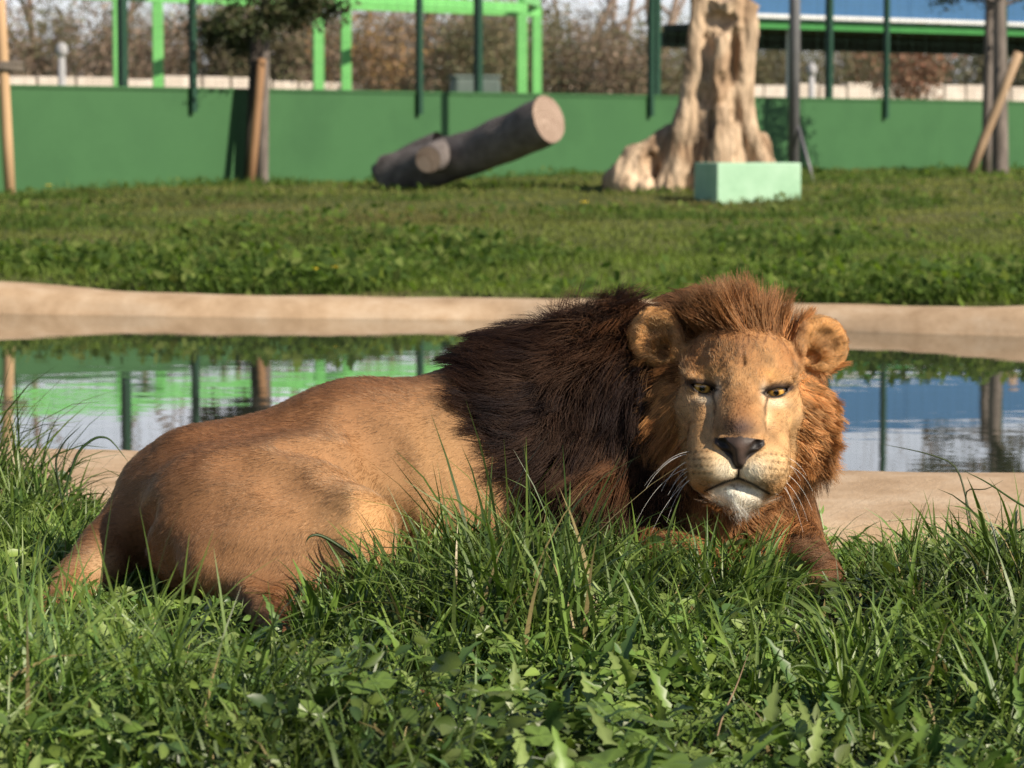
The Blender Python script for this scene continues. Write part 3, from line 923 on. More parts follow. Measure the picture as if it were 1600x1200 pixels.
def log_body(name, a, b, ra, rb, bendz, sides=28, segs=22, seed=1, mat=barkl):
    a, b = np.array(a), np.array(b)
    ax = b - a; L_ = np.linalg.norm(ax); ax = ax / L_
    s1 = np.cross(ax, [0, 0, 1]); s1 /= np.linalg.norm(s1); s2 = np.cross(s1, ax)
    f = wave_field(seed, 4.0); f2 = wave_field(seed + 1, 13.0)
    v = []
    for i in range(segs + 1):
        tt = i / segs
        c = a + ax * L_ * tt + np.array([0, 0, bendz * math.sin(math.pi * tt)])
        for k in range(sides):
            an_ = 2 * math.pi * k / sides
            rad_ = ra + (rb - ra) * tt
            dirn = s1 * math.cos(an_) + s2 * math.sin(an_)
            v.append(c + dirn * rad_)
    v = np.array(v)
    cen = np.repeat(np.array([a + ax * L_ * i / segs + np.array([0, 0, bendz * math.sin(math.pi * i / segs)]) for i in range(segs + 1)]), sides, 0)
    dv = v - cen
    v = cen + dv * (1 + 0.055 * f(v) + 0.03 * f2(v))[:, None]
    fc = [(i * sides + k, i * sides + (k + 1) % sides, (i + 1) * sides + (k + 1) % sides, (i + 1) * sides + k) for i in range(segs) for k in range(sides)]
    o = link(name, mesh_np(name, v, np.array(fc), True), mat, log)
    return o, v, cen
def end_face(name, ring, centre, out_dir):
    n_ = len(ring)
    c = np.array(centre); rg = c + (ring - c) * 0.985 + np.array(out_dir) * 0.004
    v = np.concatenate([[c + np.array(out_dir) * 0.010], c + (rg - c) * 0.5 + np.array(out_dir) * 0.003, rg])
    f3 = np.array([(0, 1 + k, 1 + (k + 1) % n_) for k in range(n_)])
    f4 = np.array([(1 + k, 1 + n_ + k, 1 + n_ + (k + 1) % n_, 1 + (k + 1) % n_) for k in range(n_)])
    v0 = v - c
    me = mesh_np(name, v0, [f3, f4], True)
    o = link(name, me, endm, log)
    o.location = c
    return o
tr, tv, tc_ = log_body('trunk', L0 - Vector((0, 0, 0.06)), L1, 0.225, 0.245, -0.05, seed=81)
od = np.array(L1 - L0); od /= np.linalg.norm(od)
end_face('cut_end', tv[-28:], tc_[-1], od)
Bq, Br = V(700, 236, 31.9), V(668, 250, 31.35)
br, bv_, bc_ = log_body('branch_stub', Bq, Br, 0.15, 0.135, 0.0, 20, 6, seed=85)
od = np.array(Br - Bq); od /= np.linalg.norm(od)
end_face('cut_end', bv_[-20:], bc_[-1], od)
log_body('root_end', V(588, 272, 32.4), V(690, 232, 32.1), 0.10, 0.20, 0.02, 16, 8, seed=88)
# ------------------------------------------------------------------ the lion
PX = 1.0 / 800.0
lion = empty('lion', (-0.1, 0.0, 0.0))
tag(lion, 'male lion with dark brown mane lying in the grass beside the pond', 'lion')

BODY = Field((-1.0, -0.98, -0.09), (0.78, 0.66, 0.70), 0.0105)

def bc(a, ra, b, rb, k=0.05):
    BODY.cone(at(*a), ra * a[2] / FPX, at(*b), rb * b[2] / FPX, k)

def be(c, r, k=0.05, rot=None):
    s = c[2] / FPX
    BODY.ell(at(*c), (r[0] * s, r[1] * s, r[2] * s), k, rot)

# trunk of the body: pelvis, barrel, chest
bc((335, 795, 6.00), 136, (560, 752, 6.08), 150)
bc((560, 752, 6.08), 150, (800, 722, 6.20), 158, 0.06)
bc((800, 720, 6.20), 155, (1000, 715, 6.20), 150, 0.06)
be((700, 800, 6.10), (150, 130, 95), 0.06)
# far hind leg and near thigh, knee, shank, foot
bc((350, 840, 6.28), 105, (560, 870, 6.34), 58)
bc((350, 826, 5.84), 132, (545, 835, 5.72), 72, 0.042)
be((440, 772, 5.88), (150, 115, 95), 0.05)
bc((545, 838, 5.69), 70, (566, 868, 5.66), 52, 0.03)
bc((560, 880, 5.66), 46, (415, 930, 5.60), 40, 0.04)
bc((412, 934, 5.58), 38, (420, 966, 5.44), 28, 0.03)
bc((420, 966, 5.44), 28, (438, 984, 5.34), 22, 0.02)
be((400, 885, 5.68), (125, 60, 78), 0.05)
# root of the tail and the tail lying in the grass
bc((255, 795, 6.02), 78, (172, 862, 5.92), 44, 0.04)
bc((172, 862, 5.92), 44, (118, 912, 5.80), 30, 0.03)
bc((118, 912, 5.80), 28, (70, 960, 5.62), 17, 0.02)
bc((70, 960, 5.62), 17, (60, 1010, 5.30), 13, 0.02)
# neck and the bulk below the mane
bc((850, 680, 6.20), 146, (1105, 604, 6.16), 140, 0.06)
bc((1080, 640, 6.12), 128, (1150, 640, 6.06), 112, 0.06)
bc((1145, 690, 6.10), 108, (1150, 810, 6.06), 78, 0.05)
bc((960, 780, 6.08), 120, (1090, 790, 6.06), 95, 0.06)
# forelegs
bc((1130, 745, 6.22), 100, (1190, 810, 6.12), 72, 0.05)
bc((1190, 815, 6.10), 66, (1262, 872, 5.98), 40, 0.04)
bc((1262, 874, 5.98), 38, (1292, 890, 5.90), 31, 0.02)
for i, du in enumerate((-22, -7, 9, 22)):
    bc((1290 + du, 893, 5.90), 12, (1294 + du * 1.15, 903, 5.86), 11, 0.006)
bc((960, 810, 6.00), 86, (1010, 868, 5.92), 52, 0.05)
bc((1010, 868, 5.92), 52, (1110, 900, 5.74), 36, 0.03)
for i, du in enumerate((-22, -7, 9, 22)):
    bc((1110 + du, 905, 5.73), 12, (1112 + du * 1.15, 915, 5.69), 11, 0.006)
def surf(u, v):
    """distance at which the sight line of (u, v) meets the body"""
    for D in np.arange(5.0, 6.7, 0.008):
        if BODY.value(at(u, v, D)) < 0: return D
    return 6.3
def groove(pts, r, depth, k):
    q = [(u, v, surf(u, v)) for u, v in pts]
    for a_, b_ in zip(q[:-1], q[1:]):
        s_ = a_[2] / FPX
        o_ = (r - depth) * s_
        BODY.cone(at(a_[0], a_[1], a_[2] - o_), r * s_, at(b_[0], b_[1], b_[2] - o_), r * s_, k, cut=True)
groove([(455, 690), (530, 712), (585, 752), (618, 800), (632, 850)], 22, 8, 0.022)
groove([(226, 800), (214, 845), (222, 890)], 20, 8, 0.025)
groove([(370, 712), (440, 738), (505, 786)], 34, 3.0, 0.04)
groove([(330, 860), (420, 880), (500, 868)], 26, 3.5, 0.03)
groove([(560, 640), (600, 690), (640, 760)], 36, 4.0, 0.04)
_p = BODY.points()
BODY.d += 0.0016 * np.sin(_p[..., 0] * 105 + _p[..., 2] * 22) * np.exp(-((_p[..., 0] + 0.16) / 0.12) ** 2) * np.exp(-((_p[..., 2] - 0.22) / 0.12) ** 2)
BODY.d += 0.0035 * wave_field(3, 16.0)(_p) + 0.002 * wave_field(4, 38.0)(_p)
del _p
bv, bq = BODY.nets()
bv = relax(bv, bq, 2, 0.5)

# ---- head, built in its own frame: X right, Y towards the viewer, Z up, unit = 1 photo pixel at its distance
HD = 5.92
HS = HD / FPX
H0 = at(1154, 640, HD)
_roll, _yaw = math.radians(-2.2), math.radians(2.5)
_R = Matrix(((1, 0, 0), (0, -FW[1], UP[1]), (0, -FW[2], UP[2])))      # columns: right, to viewer, up
_R = _R @ Matrix.Rotation(_yaw, 3, 'Z') @ Matrix.Rotation(-_roll, 3, 'Y')
HR = np.array(_R)
def h2w(p):
    return H0 + HS * (np.asarray(p) @ HR.T)
def w2h(p):
    return ((np.asarray(p) - H0) / HS) @ HR

HF = Field((-186, -128, -182), (186, 152, 168), 1.9)
hk = 14
HF.ell((0, -48, 52), (100, 96, 90), hk)
HF.ell((0, 2, 72), (70, 56, 62), 26)
HF.cone((0, 18, 78), 44, (0, 40, 34), 38, 20)
for sx in (-1, 1):
    HF.cone((sx * 26, 46, 46), 15, (sx * 74, 14, 60), 17, 12)                 # brow
    HF.ell((sx * 70, 2, 0), (34, 31, 34), 28)                   # cheekbone
    HF.ell((sx * 68, -40, -34), (42, 52, 62), 20)               # cheek
    HF.ell((sx * 108, -36, -10), (32, 30, 70), 14)              # ruff
    HF.cone((sx * 44, 28, 0), 32, (sx * 40, 66, -64), 40, 28)   # side of the muzzle
    HF.cone((sx * 58, -20, -88), 34, (sx * 20, 62, -122), 30, 16)   # jaw
HF.cone((0, 40, 36), 31, (0, 104, -28), 31, 16)                 # bridge of the nose
HF.ell((0, 50, 8), (38, 30, 40), 16)
for sx in (-1, 1):
    HF.cone((sx * 20, 60, 14), 17, (sx * 22, 100, -30), 17, 10)
HF.ell((0, 66, -76), (60, 52, 40), 14)
for sx in (-1, 1):
    HF.ell((sx * 33, 90, -86), (41, 39, 33), 9)
    HF.ell((sx * 50, 74, -106), (24, 30, 24), 10)                 # whisker pads
    HF.ell((sx * 48, 70, -88), (31, 36, 32), 12)
HF.ell((0, 70, -128), (31, 35, 25), 9)                          # chin
HF.ell((0, 40, -128), (46, 50, 28), 14)
HF.ell((0, 118, -50), (34, 20, 15), 7)                          # nose pad
HF.cone((0, 124, -54), 15, (0, 124, -78), 7, 6)
for sx in (-1, 1):
    HF.cone((sx * 26, 119, -49), 10, (sx * 31, 112, -53), 9, 5) # wings of the nose
# ears: a round cup each
for sx, cx, cz in ((-1, -134, 110), (1, 127, 108)):
    a = math.radians(-26 * sx)
    rot = np.array(Matrix.Rotation(a, 3, 'Z') @ Matrix.Rotation(math.radians(8), 3, 'X')).T
    HF.ell((cx, -42, cz), (47, 27, 47), 8, rot)
    HF.cone((cx - sx * 8, -58, cz - 8), 34, (sx * 78, -58, 70), 36, 20)
    HF.ell((cx + sx * 2, -7, cz - 4), (37, 24, 36), 8, rot, cut=True)
    HF.ell((cx - sx * 14, -26, cz - 22), (14, 18, 14), 7, rot, cut=True)
# eyes: lids over a ball, then an almond opening
EC = {-1: (-59, 22, 34), 1: (56, 22, 32)}
EYE_R = 19.5
def almond(sx):
    cx, cy, cz = EC[sx]
    ca, sa = math.cos(math.radians(12)), math.sin(math.radians(12))
    def f(X, Y, Z):
        x = (X - cx) * sx; z = Z - cz
        xr = x * ca + z * sa; zr = -x * sa + z * ca
        A, hu, hl = 19.0, 3.9, 8.0
        Ru = (A * A + hu * hu) / (2 * hu); Rl = (A * A + hl * hl) / (2 * hl)
        return np.maximum(np.sqrt(xr ** 2 + (zr - (hu - Ru)) ** 2) - Ru, np.sqrt(xr ** 2 + (zr + (hl - Rl)) ** 2) - Rl)
    return f
for sx in (-1, 1):
    c = EC[sx]
    HF.ell((c[0] + sx * 2, c[1] + 26, c[2] - 1), (22, 16, 13), 12, cut=True)     # socket
    HF.ell(c, (24, 24, 24), 6)                                                   # lids
    HF.cone((c[0] - sx * 18, c[1] + 20, c[2] + 8), 6, (c[0] + sx * 20, c[1] + 16, c[2] + 15), 7, 6)   # heavy upper lid
    f = almond(sx)
    HF.apply((c[0] - 30, c[1] - 6, c[2] - 20), (c[0] + 30, c[1] + 60, c[2] + 20),
             lambda X, Y, Z: np.maximum(f(X, Y, Z) + 0 * Y, (c[1] - 2) - Y).astype(np.float32), 1.2, cut=True)
    # furrow from the inner corner down the side of the nose
    HF.cone((c[0] - sx * 19, 47, c[2] - 4), 3.5, (sx * 37, 62, -8), 3.0, 5, cut=True)
    # nostrils
    HF.cone((sx * 27, 129, -51), 7.5, (sx * 12, 139, -67), 6.0, 2.0, cut=True)
    HF.cone((sx * 29, 128, -50), 4.5, (sx * 37, 121, -47), 2.5, 2.0, cut=True)
    # mouth
    HF.cone((0, 128, -103), 3.0, (sx * 22, 121, -112), 3.0, 2.0, cut=True)
    HF.cone((sx * 22, 121, -112), 3.0, (sx * 44, 102, -124), 3.2, 2.0, cut=True)
    HF.cone((sx * 44, 102, -124), 3.0, (sx * 50, 88, -127), 2.0, 2.0, cut=True)
HF.cone((0, 131, -84), 2.4, (0, 130, -104), 2.6, 2.5, cut=True)
# furrows of the forehead
HF.cone((0, 63, 120), 1.6, (2, 66, 72), 1.4, 6, cut=True)
for sx in (-1, 1):
    HF.cone((sx * 9, 60, 122), 2.0, (sx * 11, 64, 92), 1.6, 4, cut=True)
    HF.cone((sx * 22, 56, 124), 1.6, (sx * 30, 56, 100), 1.2, 4, cut=True)
HF.cone((14, 84, 6), 1.8, (46, 66, -10), 1.6, 3, cut=True)
_p = HF.points()
HF.d += (0.7 * wave_field(8, 0.16)(_p) + 0.45 * wave_field(9, 0.4)(_p)) * sstep(30, 90, _p[..., 2] + 40)
del _p
hv, hq = HF.nets()
hv = relax(hv, hq, 1, 0.4)

ALM = {s: almond(s) for s in (-1, 1)}
n_f1, n_f2, n_f3 = wave_field(21, 0.05), wave_field(22, 0.14), wave_field(23, 0.35)
def polyline_dist(x, z, pts):
    d = np.full(x.shape, 1e3)
    for (x0, z0), (x1, z1) in zip(pts[:-1], pts[1:]):
        dx, dz = x1 - x0, z1 - z0
        t = np.clip(((x - x0) * dx + (z - z0) * dz) / (dx * dx + dz * dz), 0, 1)
        d = np.minimum(d, np.hypot(x - x0 - t * dx, z - z0 - t * dz))
    return d

def head_look(p):
    """coat colour, bare skin (0..1), hair length in head units, of a point on the head"""
    X, Y, Z = p[:, 0], p[:, 1], p[:, 2]
    S = np.abs(X)
    sg = np.where(X < 0, -1, 1)
    n1, n2, n3 = n_f1(p), n_f2(p), n_f3(p)
    c = np.tile(np.array([0.44, 0.245, 0.105]), (len(p), 1))
    def mix(col, w):
        w = np.clip(w, 0, 1)[:, None]
        c[:] = c * (1 - w) + np.array(col) * w
    mix((0.31, 0.145, 0.054), sstep(44, 84, Z) * (0.75 + 0.3 * n1))
    mix((0.30, 0.135, 0.05), sstep(100, 138, Z) * 0.8)
    mix((0.26, 0.13, 0.055), 0.55 * sstep(0.35, 1.2, n2) * sstep(20, 70, Z))
    mix((0.13, 0.058, 0.026), 0.75 * gauss((X - 1 - 0.04 * (Z - 96), 2.6), (Z - 96, 24)))
    mix((0.22, 0.105, 0.045), 0.6 * gauss((X, 15), (Z - 92, 22)))
    mix((0.12, 0.052, 0.024), 0.75 * (gauss((S - 8 - 0.12 * (Z - 100), 1.9), (Z - 110, 15)) + gauss((S - 22 - 0.3 * (Z - 110), 1.8), (Z - 115, 13)) + gauss((S - 36 - 0.4 * (Z - 110), 1.8), (Z - 112, 11))))
    mix((0.28, 0.14, 0.06), 0.6 * gauss((S - 26, 9), (Z - 62, 14)))
    mix((0.46, 0.225, 0.068), 0.5 * gauss((S - 48, 24), (Z - 56, 12)))
    mix((0.47, 0.285, 0.132), sstep(50, 78, S) * sstep(40, 0, Z) * 0.85)
    mix((0.24, 0.12, 0.05), 0.45 * sstep(0.7, 1.4, n3) * sstep(50, 70, S) * sstep(30, 0, Z))
    mix((0.27, 0.128, 0.05), 0.95 * gauss((X, 28), (Z - 2, 38)) * sstep(40, 66, Y))
    mix((0.66, 0.48, 0.28), 0.55 * gauss((S - 43, 9), (Z + 6, 22)) * (Y > 25))
    mix((0.085, 0.050, 0.040), 1.0 * gauss((X, 28), (Z + 27, 17)) * sstep(72, 96, Y))
    mix((0.72, 0.58, 0.40), 0.95 * gauss((S - 56, 15), (Z - 14, 7.5)) * (Y > 15))
    mix((0.62, 0.50, 0.36), 0.8 * gauss((S - 36, 6), (Z - 30, 12)) * (Y > 15))
    mix((0.07, 0.038, 0.022), 0.8 * gauss((polyline_dist(S, Z, [(42, 29), (42, 18), (38, 6), (39, -6)]), 2.2)) * (Y > 30))
    mix((0.26, 0.15, 0.075), 0.5 * gauss((polyline_dist(S, Z, [(39, 0), (37, -14), (42, -34)]), 4)) * (Y > 30))
    # muzzle
    pad = gauss((S - 38, 36), (Z + 88, 27)) * sstep(40, 70, Y)
    mix((0.62, 0.43, 0.23), 1.4 * pad)
    mix((0.84, 0.72, 0.53), 1.15 * gauss((S - 19, 21), (Z + 94, 17)) * sstep(70, 95, Y))
    mix((0.42, 0.22, 0.085), 0.8 * gauss((S - 60, 18), (Z + 116, 13)) * (Y > 30))
    for r, zz in enumerate((-64, -75, -86, -97)):
        for k in range(5):
            sxk = 40 + 8.5 * k + 3 * (r % 2)
            zk = zz - 0.10 * (sxk - 40)
            mix((0.09, 0.045, 0.02), (0.75 if k > 0 else 0.5) * gauss((S - sxk, 2.6), (Z - zk, 2.2)) * (Y > 40))
        mix((0.42, 0.24, 0.10), 0.30 * gauss((S - 58, 22), (Z - zz, 2.6)) * (Y > 40))
    mix((0.30, 0.155, 0.06), 0.8 * sstep(70, 88, S) * sstep(-50, -80, Z) * (Y > 10))
    # chin
    ch = sstep(-110, -118, Z) * sstep(46, 34, S) * sstep(30, 55, Y)
    mix((0.88, 0.80, 0.66), 1.0 * ch)
    mix((0.06, 0.04, 0.03), ch * 0.9 * sstep(0.35, 0.9, n3) * gauss((S, 34), (Z + 117, 11)))
    mix((0.34, 0.21, 0.11), ch * 0.75 * gauss((Z + 114, 5)))  # upper chin darkened in the colour to shade its sunlit top
    mix((0.40, 0.20, 0.07), sstep(-146, -158, Z) * (Y > 0))
    # skin: nose, lips, lids
    bare = np.zeros(len(p))
    wn_ = np.interp(-Z, [40, 44, 52, 62, 74, 90, 92], [0, 38, 39, 28, 14, 5, 0])
    nose = sstep(1.5, -1.5, S - wn_) * (Y > 96)
    mix((0.040, 0.028, 0.024), nose)
    mix((0.13, 0.085, 0.068), nose * gauss((X, 11), (Z + 58, 11)) * 0.9)
    mix((0.010, 0.008, 0.008), nose * gauss((polyline_dist(S, Z, [(33, -49), (25, -52), (12, -67)]), 5.5)))
    bare = np.maximum(bare, nose)
    lip = gauss((polyline_dist(S, Z, [(0, -86), (0, -104), (22, -112), (44, -124), (49, -127)]), 2.3)) * (Y > 55)
    mix((0.015, 0.010, 0.009), lip * 1.3)
    bare = np.maximum(bare, (lip > 0.4) * 1.0)
    for sx in (-1, 1):
        ad = ALM[sx](X, Y, Z)
        m = (sg == sx) & (Y > 8)
        lid = sstep(6.0, 2.2, ad) * m
        mix((0.022, 0.014, 0.011), lid)
        bare = np.maximum(bare, (lid > 0.5) * 1.0)
        up = gauss((ad - 5, 4)) * m * (Z > EC[sx][2])
        mix((0.05, 0.03, 0.02), up * 0.85)
        oc = gauss((X - (EC[sx][0] + sx * 24), 9), (Z - EC[sx][2] - 4, 4.5)) * m
        mix((0.06, 0.03, 0.018), oc * 0.8)
    # sides, ruff and ears
    mix((0.36, 0.165, 0.055), sstep(92, 116, S) * 0.9)
    ear = sstep(98, 112, S) * sstep(58, 72, Z)
    mix((0.44, 0.22, 0.075), ear)
    inner = ear * gauss((S - 131, 26), (Z - 103, 26)) * (Y > -52)
    mix((0.24, 0.115, 0.045), inner * 0.8)
    mix((0.30, 0.125, 0.04), sstep(-30, -60, Y) * (1 - ear) * 0.9)
    c *= (1 + 0.10 * n2 + 0.06 * n3)[:, None]
    L = np.full(len(p), 6.5)
    L = np.where((S > 62) & (Y < 45) & (Z < 80), 6.5 + np.clip(S - 62, 0, 40) * 0.30, L)
    L = np.where(Y > 60, 4.5, L)
    L = np.where((Y > 88) & (Z > -60), 2.6, L)
    L = np.where(ch > 0.5, 9 + 26 * sstep(-114, -138, Z), L)
    L = np.where(ear > 0.5, 7.5, L)
    L = np.where(inner > 0.4, 15, L)
    return np.clip(c, 0.004, 0.95), bare, L, ear, ch

hcol, hbare, _, _, _ = head_look(hv)

n_b1, n_b2, n_b3 = wave_field(31, 5.0), wave_field(32, 14.0), wave_field(33, 45.0)
def nominal(p):
    """place on the lion in nominal photo units (side view of the animal)"""
    D = p[:, 1] - CAM[1]
    return 800 + p[:, 0] * FPX / D, 223 + (CAM[2] - p[:, 2]) * FPX / D

def mane_edge(Vn):
    return np.interp(Vn, [540, 580, 640, 700, 760, 850, 900], [752, 758, 772, 792, 812, 822, 826])

def body_look(p, n):
    U, Vn = nominal(p)
    c = np.tile(np.array([0.238, 0.118, 0.052]), (len(p), 1))
    def mix(col, w):
        w = np.clip(w, 0, 1)[:, None]
        c[:] = c * (1 - w) + np.array(col) * w
    a, b, d = n_b1(p), n_b2(p), n_b3(p)
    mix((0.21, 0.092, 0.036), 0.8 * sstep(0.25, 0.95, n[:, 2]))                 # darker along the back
    mix((0.150, 0.070, 0.031), 0.85 * sstep(0.1, 1.3, a))
    mix((0.150, 0.070, 0.031), 0.4 * sstep(0.3, 1.5, b))
    mix((0.34, 0.19, 0.088), 0.45 * sstep(0.2, 1.4, -a))
    mix((0.45, 0.255, 0.11), 0.8 * gauss((U - 575, 70), (Vn - 815, 70)))          # paler knee
    mix((0.41, 0.235, 0.105), 0.7 * gauss((U - 690, 60), (Vn - 730, 110)))         # flank by the mane
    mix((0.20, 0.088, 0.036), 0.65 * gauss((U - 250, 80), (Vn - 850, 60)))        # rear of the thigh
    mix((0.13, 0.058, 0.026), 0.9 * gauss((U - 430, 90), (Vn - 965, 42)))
    mix((0.60, 0.42, 0.24), 0.5 * gauss((U - 150, 26), (Vn - 885, 26)))
    c *= (1 + 0.09 * b + 0.05 * d)[:, None]
    me_ = mane_edge(Vn) + 14 * b + 8 * d
    mane = sstep(-14, 14, U - me_)
    mane *= 1 - sstep(1222, 1246, U) * sstep(815, 845, Vn)
    mix((0.018, 0.010, 0.007), mane)
    return np.clip(c, 0.004, 0.9), mane

bn = vnormals(bv, bq)
bcol, bmane = body_look(bv, bn)

lion_mat = bpy.data.materials.new('lion_skin')
t, out = nt(lion_mat)
a = N(t, 'Attribute'); a.attribute_name = 'col'
w = N(t, 'Attribute'); w.attribute_name = 'bare'
p = N(t, 'BsdfPrincipled')
tc = N(t, 'TexCoord')
nz = N(t, 'TexNoise', Scale=240.0, Detail=4.0)
t.links.new(tc.outputs['Object'], nz.inputs['Vector'])
bm_ = N(t, 'Bump', Strength=0.25, Distance=0.002)
t.links.new(nz.outputs['Fac'], bm_.inputs['Height'])
t.links.new(bm_.outputs[0], p.inputs['Normal'])
t.links.new(a.outputs['Color'], p.inputs['Base Color'])
mr = N(t, 'MapRange'); mr.inputs['To Min'].default_value = 0.85; mr.inputs['To Max'].default_value = 0.55
t.links.new(w.outputs['Fac'], mr.inputs['Value'])
t.links.new(mr.outputs[0], p.inputs['Roughness'])
p.inputs['Specular IOR Level'].default_value = 0.35
t.links.new(p.outputs[0], out.inputs[0])

hw = h2w(hv)
allv = np.concatenate([bv, hw]); allq = np.concatenate([bq, hq + len(bv)])
body = link('body', mesh_np('body', allv, allq, True, np.concatenate([bcol, hcol]), {'bare': np.concatenate([np.zeros(len(bv)), hbare])}), lion_mat, lion)

# ---- eyes
eye_mat = bpy.data.materials.new('amber_eye')
t, out = nt(eye_mat)
tc = N(t, 'TexCoord'); sp = N(t, 'SeparateXYZ')
t.links.new(tc.outputs['Object'], sp.inputs[0])
def mth(op, a_, b_=None):
    m = N(t, 'Math'); m.operation = op
    for i, x in enumerate((a_, b_)):
        if x is None: continue
        if isinstance(x, (int, float)): m.inputs[i].default_value = x
        else: t.links.new(x, m.inputs[i])
    return m.outputs[0]
r2 = mth('ADD', mth('POWER', sp.outputs[0], 2.0), mth('POWER', sp.outputs[2], 2.0))
rr_ = mth('SQRT', r2)
nz = N(t, 'TexNoise', Scale=420.0, Detail=3.0)
t.links.new(tc.outputs['Object'], nz.inputs['Vector'])
fac = mth('ADD', mth('DIVIDE', rr_, EYE_R * HS), mth('MULTIPLY', mth('SUBTRACT', nz.outputs['Fac'], 0.5), 0.12))
colr = ramp(t, fac, [(0.0, (0.004, 0.003, 0.003)), (0.20, (0.006, 0.004, 0.003)), (0.26, (0.34, 0.17, 0.03)), (0.40, (0.70, 0.40, 0.08)), (0.56, (0.50, 0.26, 0.05)), (0.68, (0.05, 0.025, 0.01)), (0.80, (0.015, 0.01, 0.008)), (1.0, (0.02, 0.012, 0.01))])
p = N(t, 'BsdfPrincipled', Roughness=0.07)
p.inputs['Coat Weight'].default_value = 0.6
t.links.new(colr, p.inputs['Base Color'])
t.links.new(p.outputs[0], out.inputs[0])
def uv_sphere(r, nu=32, nv=18):
    vs, fs = [], []
    for j in range(nv + 1):
        th = math.pi * j / nv
        for i in range(nu):
            ph = 2 * math.pi * i / nu
            vs.append((r * math.sin(th) * math.cos(ph), r * math.cos(th), r * math.sin(th) * math.sin(ph)))
    for j in range(nv):
        for i in range(nu):
            fs.append((j * nu + i, j * nu + (i + 1) % nu, (j + 1) * nu + (i + 1) % nu, (j + 1) * nu + i))
    return np.array(vs), np.array(fs)
ev, ef = uv_sphere(EYE_R * HS)
eye_me = mesh_np('eye', ev, ef, True)
for sx in (-1, 1):
    o = bpy.data.objects.new('eye', eye_me)
    COL.objects.link(o)
    if not eye_me.materials: eye_me.materials.append(eye_mat)
    loc = h2w(np.array([EC[sx]], float))[0]
    o.parent = lion
    o.matrix_parent_inverse = parent_matrix(lion).inverted()
    o.location = loc
    gz = Matrix(HR.tolist()) @ Matrix.Rotation(math.radians(0.0), 3, 'Z') @ Matrix.Rotation(math.radians(2.0), 3, 'X')
    o.rotation_euler = gz.to_euler()

# ---- hair
def hair_mat(name, rough=0.35, rrough=0.55, mix=0.35):
    m = bpy.data.materials.new(name)
    t, out = nt(m)
    a = N(t, 'Attribute'); a.attribute_name = 'hcol'
    h = N(t, 'BsdfHairPrincipled')
    h.parametrization = 'COLOR'
    t.links.new(a.outputs['Color'], h.inputs['Color'])
    h.inputs['Roughness'].default_value = rough
    h.inputs['Radial Roughness'].default_value = rrough
    h.inputs['Random Roughness'].default_value = 0.2
    d = N(t, 'BsdfDiffuse')
    t.links.new(a.outputs['Color'], d.inputs[0])
    mx = N(t, 'MixShader'); mx.inputs[0].default_value = mix
    t.links.new(h.outputs[0], mx.inputs[1]); t.links.new(d.outputs[0], mx.inputs[2])
    t.links.new(mx.outputs[0], out.inputs[0])
    return m

def hair(name, P, rad, colr, mat, parent):
    n, k, _ = P.shape
    cu = bpy.data.hair_curves.new(name)
    cu.add_curves([k] * n)
    cu.position_data.foreach_set('vector', P.astype(np.float32).ravel())
    ra = cu.attributes.get('radius') or cu.attributes.new('radius', 'FLOAT', 'POINT')
    ra.data.foreach_set('value', rad.astype(np.float32).ravel())
    c4 = np.ones((n, 4), dtype=np.float32); c4[:, :3] = colr
    ca = cu.attributes.new('hcol', 'FLOAT_COLOR', 'CURVE')
    ca.data.foreach_set('color', c4.ravel())
    cu.materials.append(mat)
    o = bpy.data.objects.new(name, cu)
    COL.objects.link(o)
    o.parent = parent
    o.matrix_parent_inverse = parent_matrix(parent).inverted()
    return o

def sample(v, q, nv, n, wfn=None):
    """n random points of a quad mesh, spread by area times a weight of the place"""
    tri = np.concatenate([q[:, [0, 1, 2]], q[:, [0, 2, 3]]])
    a, b, c = v[tri[:, 0]], v[tri[:, 1]], v[tri[:, 2]]
    ar = np.linalg.norm(np.cross(b - a, c - a), axis=1)
    if wfn is not None:
        ar = ar * wfn((a + b + c) / 3, nv[tri].mean(1))
    cs = np.cumsum(ar)
    i = np.searchsorted(cs, rng.uniform(0, cs[-1], n))
    i = np.clip(i, 0, len(tri) - 1)
    r1, r2 = np.sqrt(rng.uniform(size=n)), rng.uniform(size=n)
    w = np.stack([1 - r1, r1 * (1 - r2), r1 * r2], 1)
    P = (v[tri[i]] * w[:, :, None]).sum(1)
    Nn = (nv[tri[i]] * w[:, :, None]).sum(1)
    return P, Nn / (np.linalg.norm(Nn, axis=1)[:, None] + 1e-9)

def nrm(x):
    return x / (np.linalg.norm(x, axis=-1, keepdims=True) + 1e-9)

def tang(f, n):
    return nrm(f - n * (f * n).sum(-1, keepdims=True))

hn = vnormals(hw, hq)
fur_mat = hair_mat('lion_coat', 0.45, 0.7, 0.45)
mane_mat = hair_mat('lion_mane', 0.45, 0.7, 0.72)
VIEW = np.array([0, -1.0, 0.12])

def jitter(n, s):
    return rng.normal(size=(n, 3)) * s

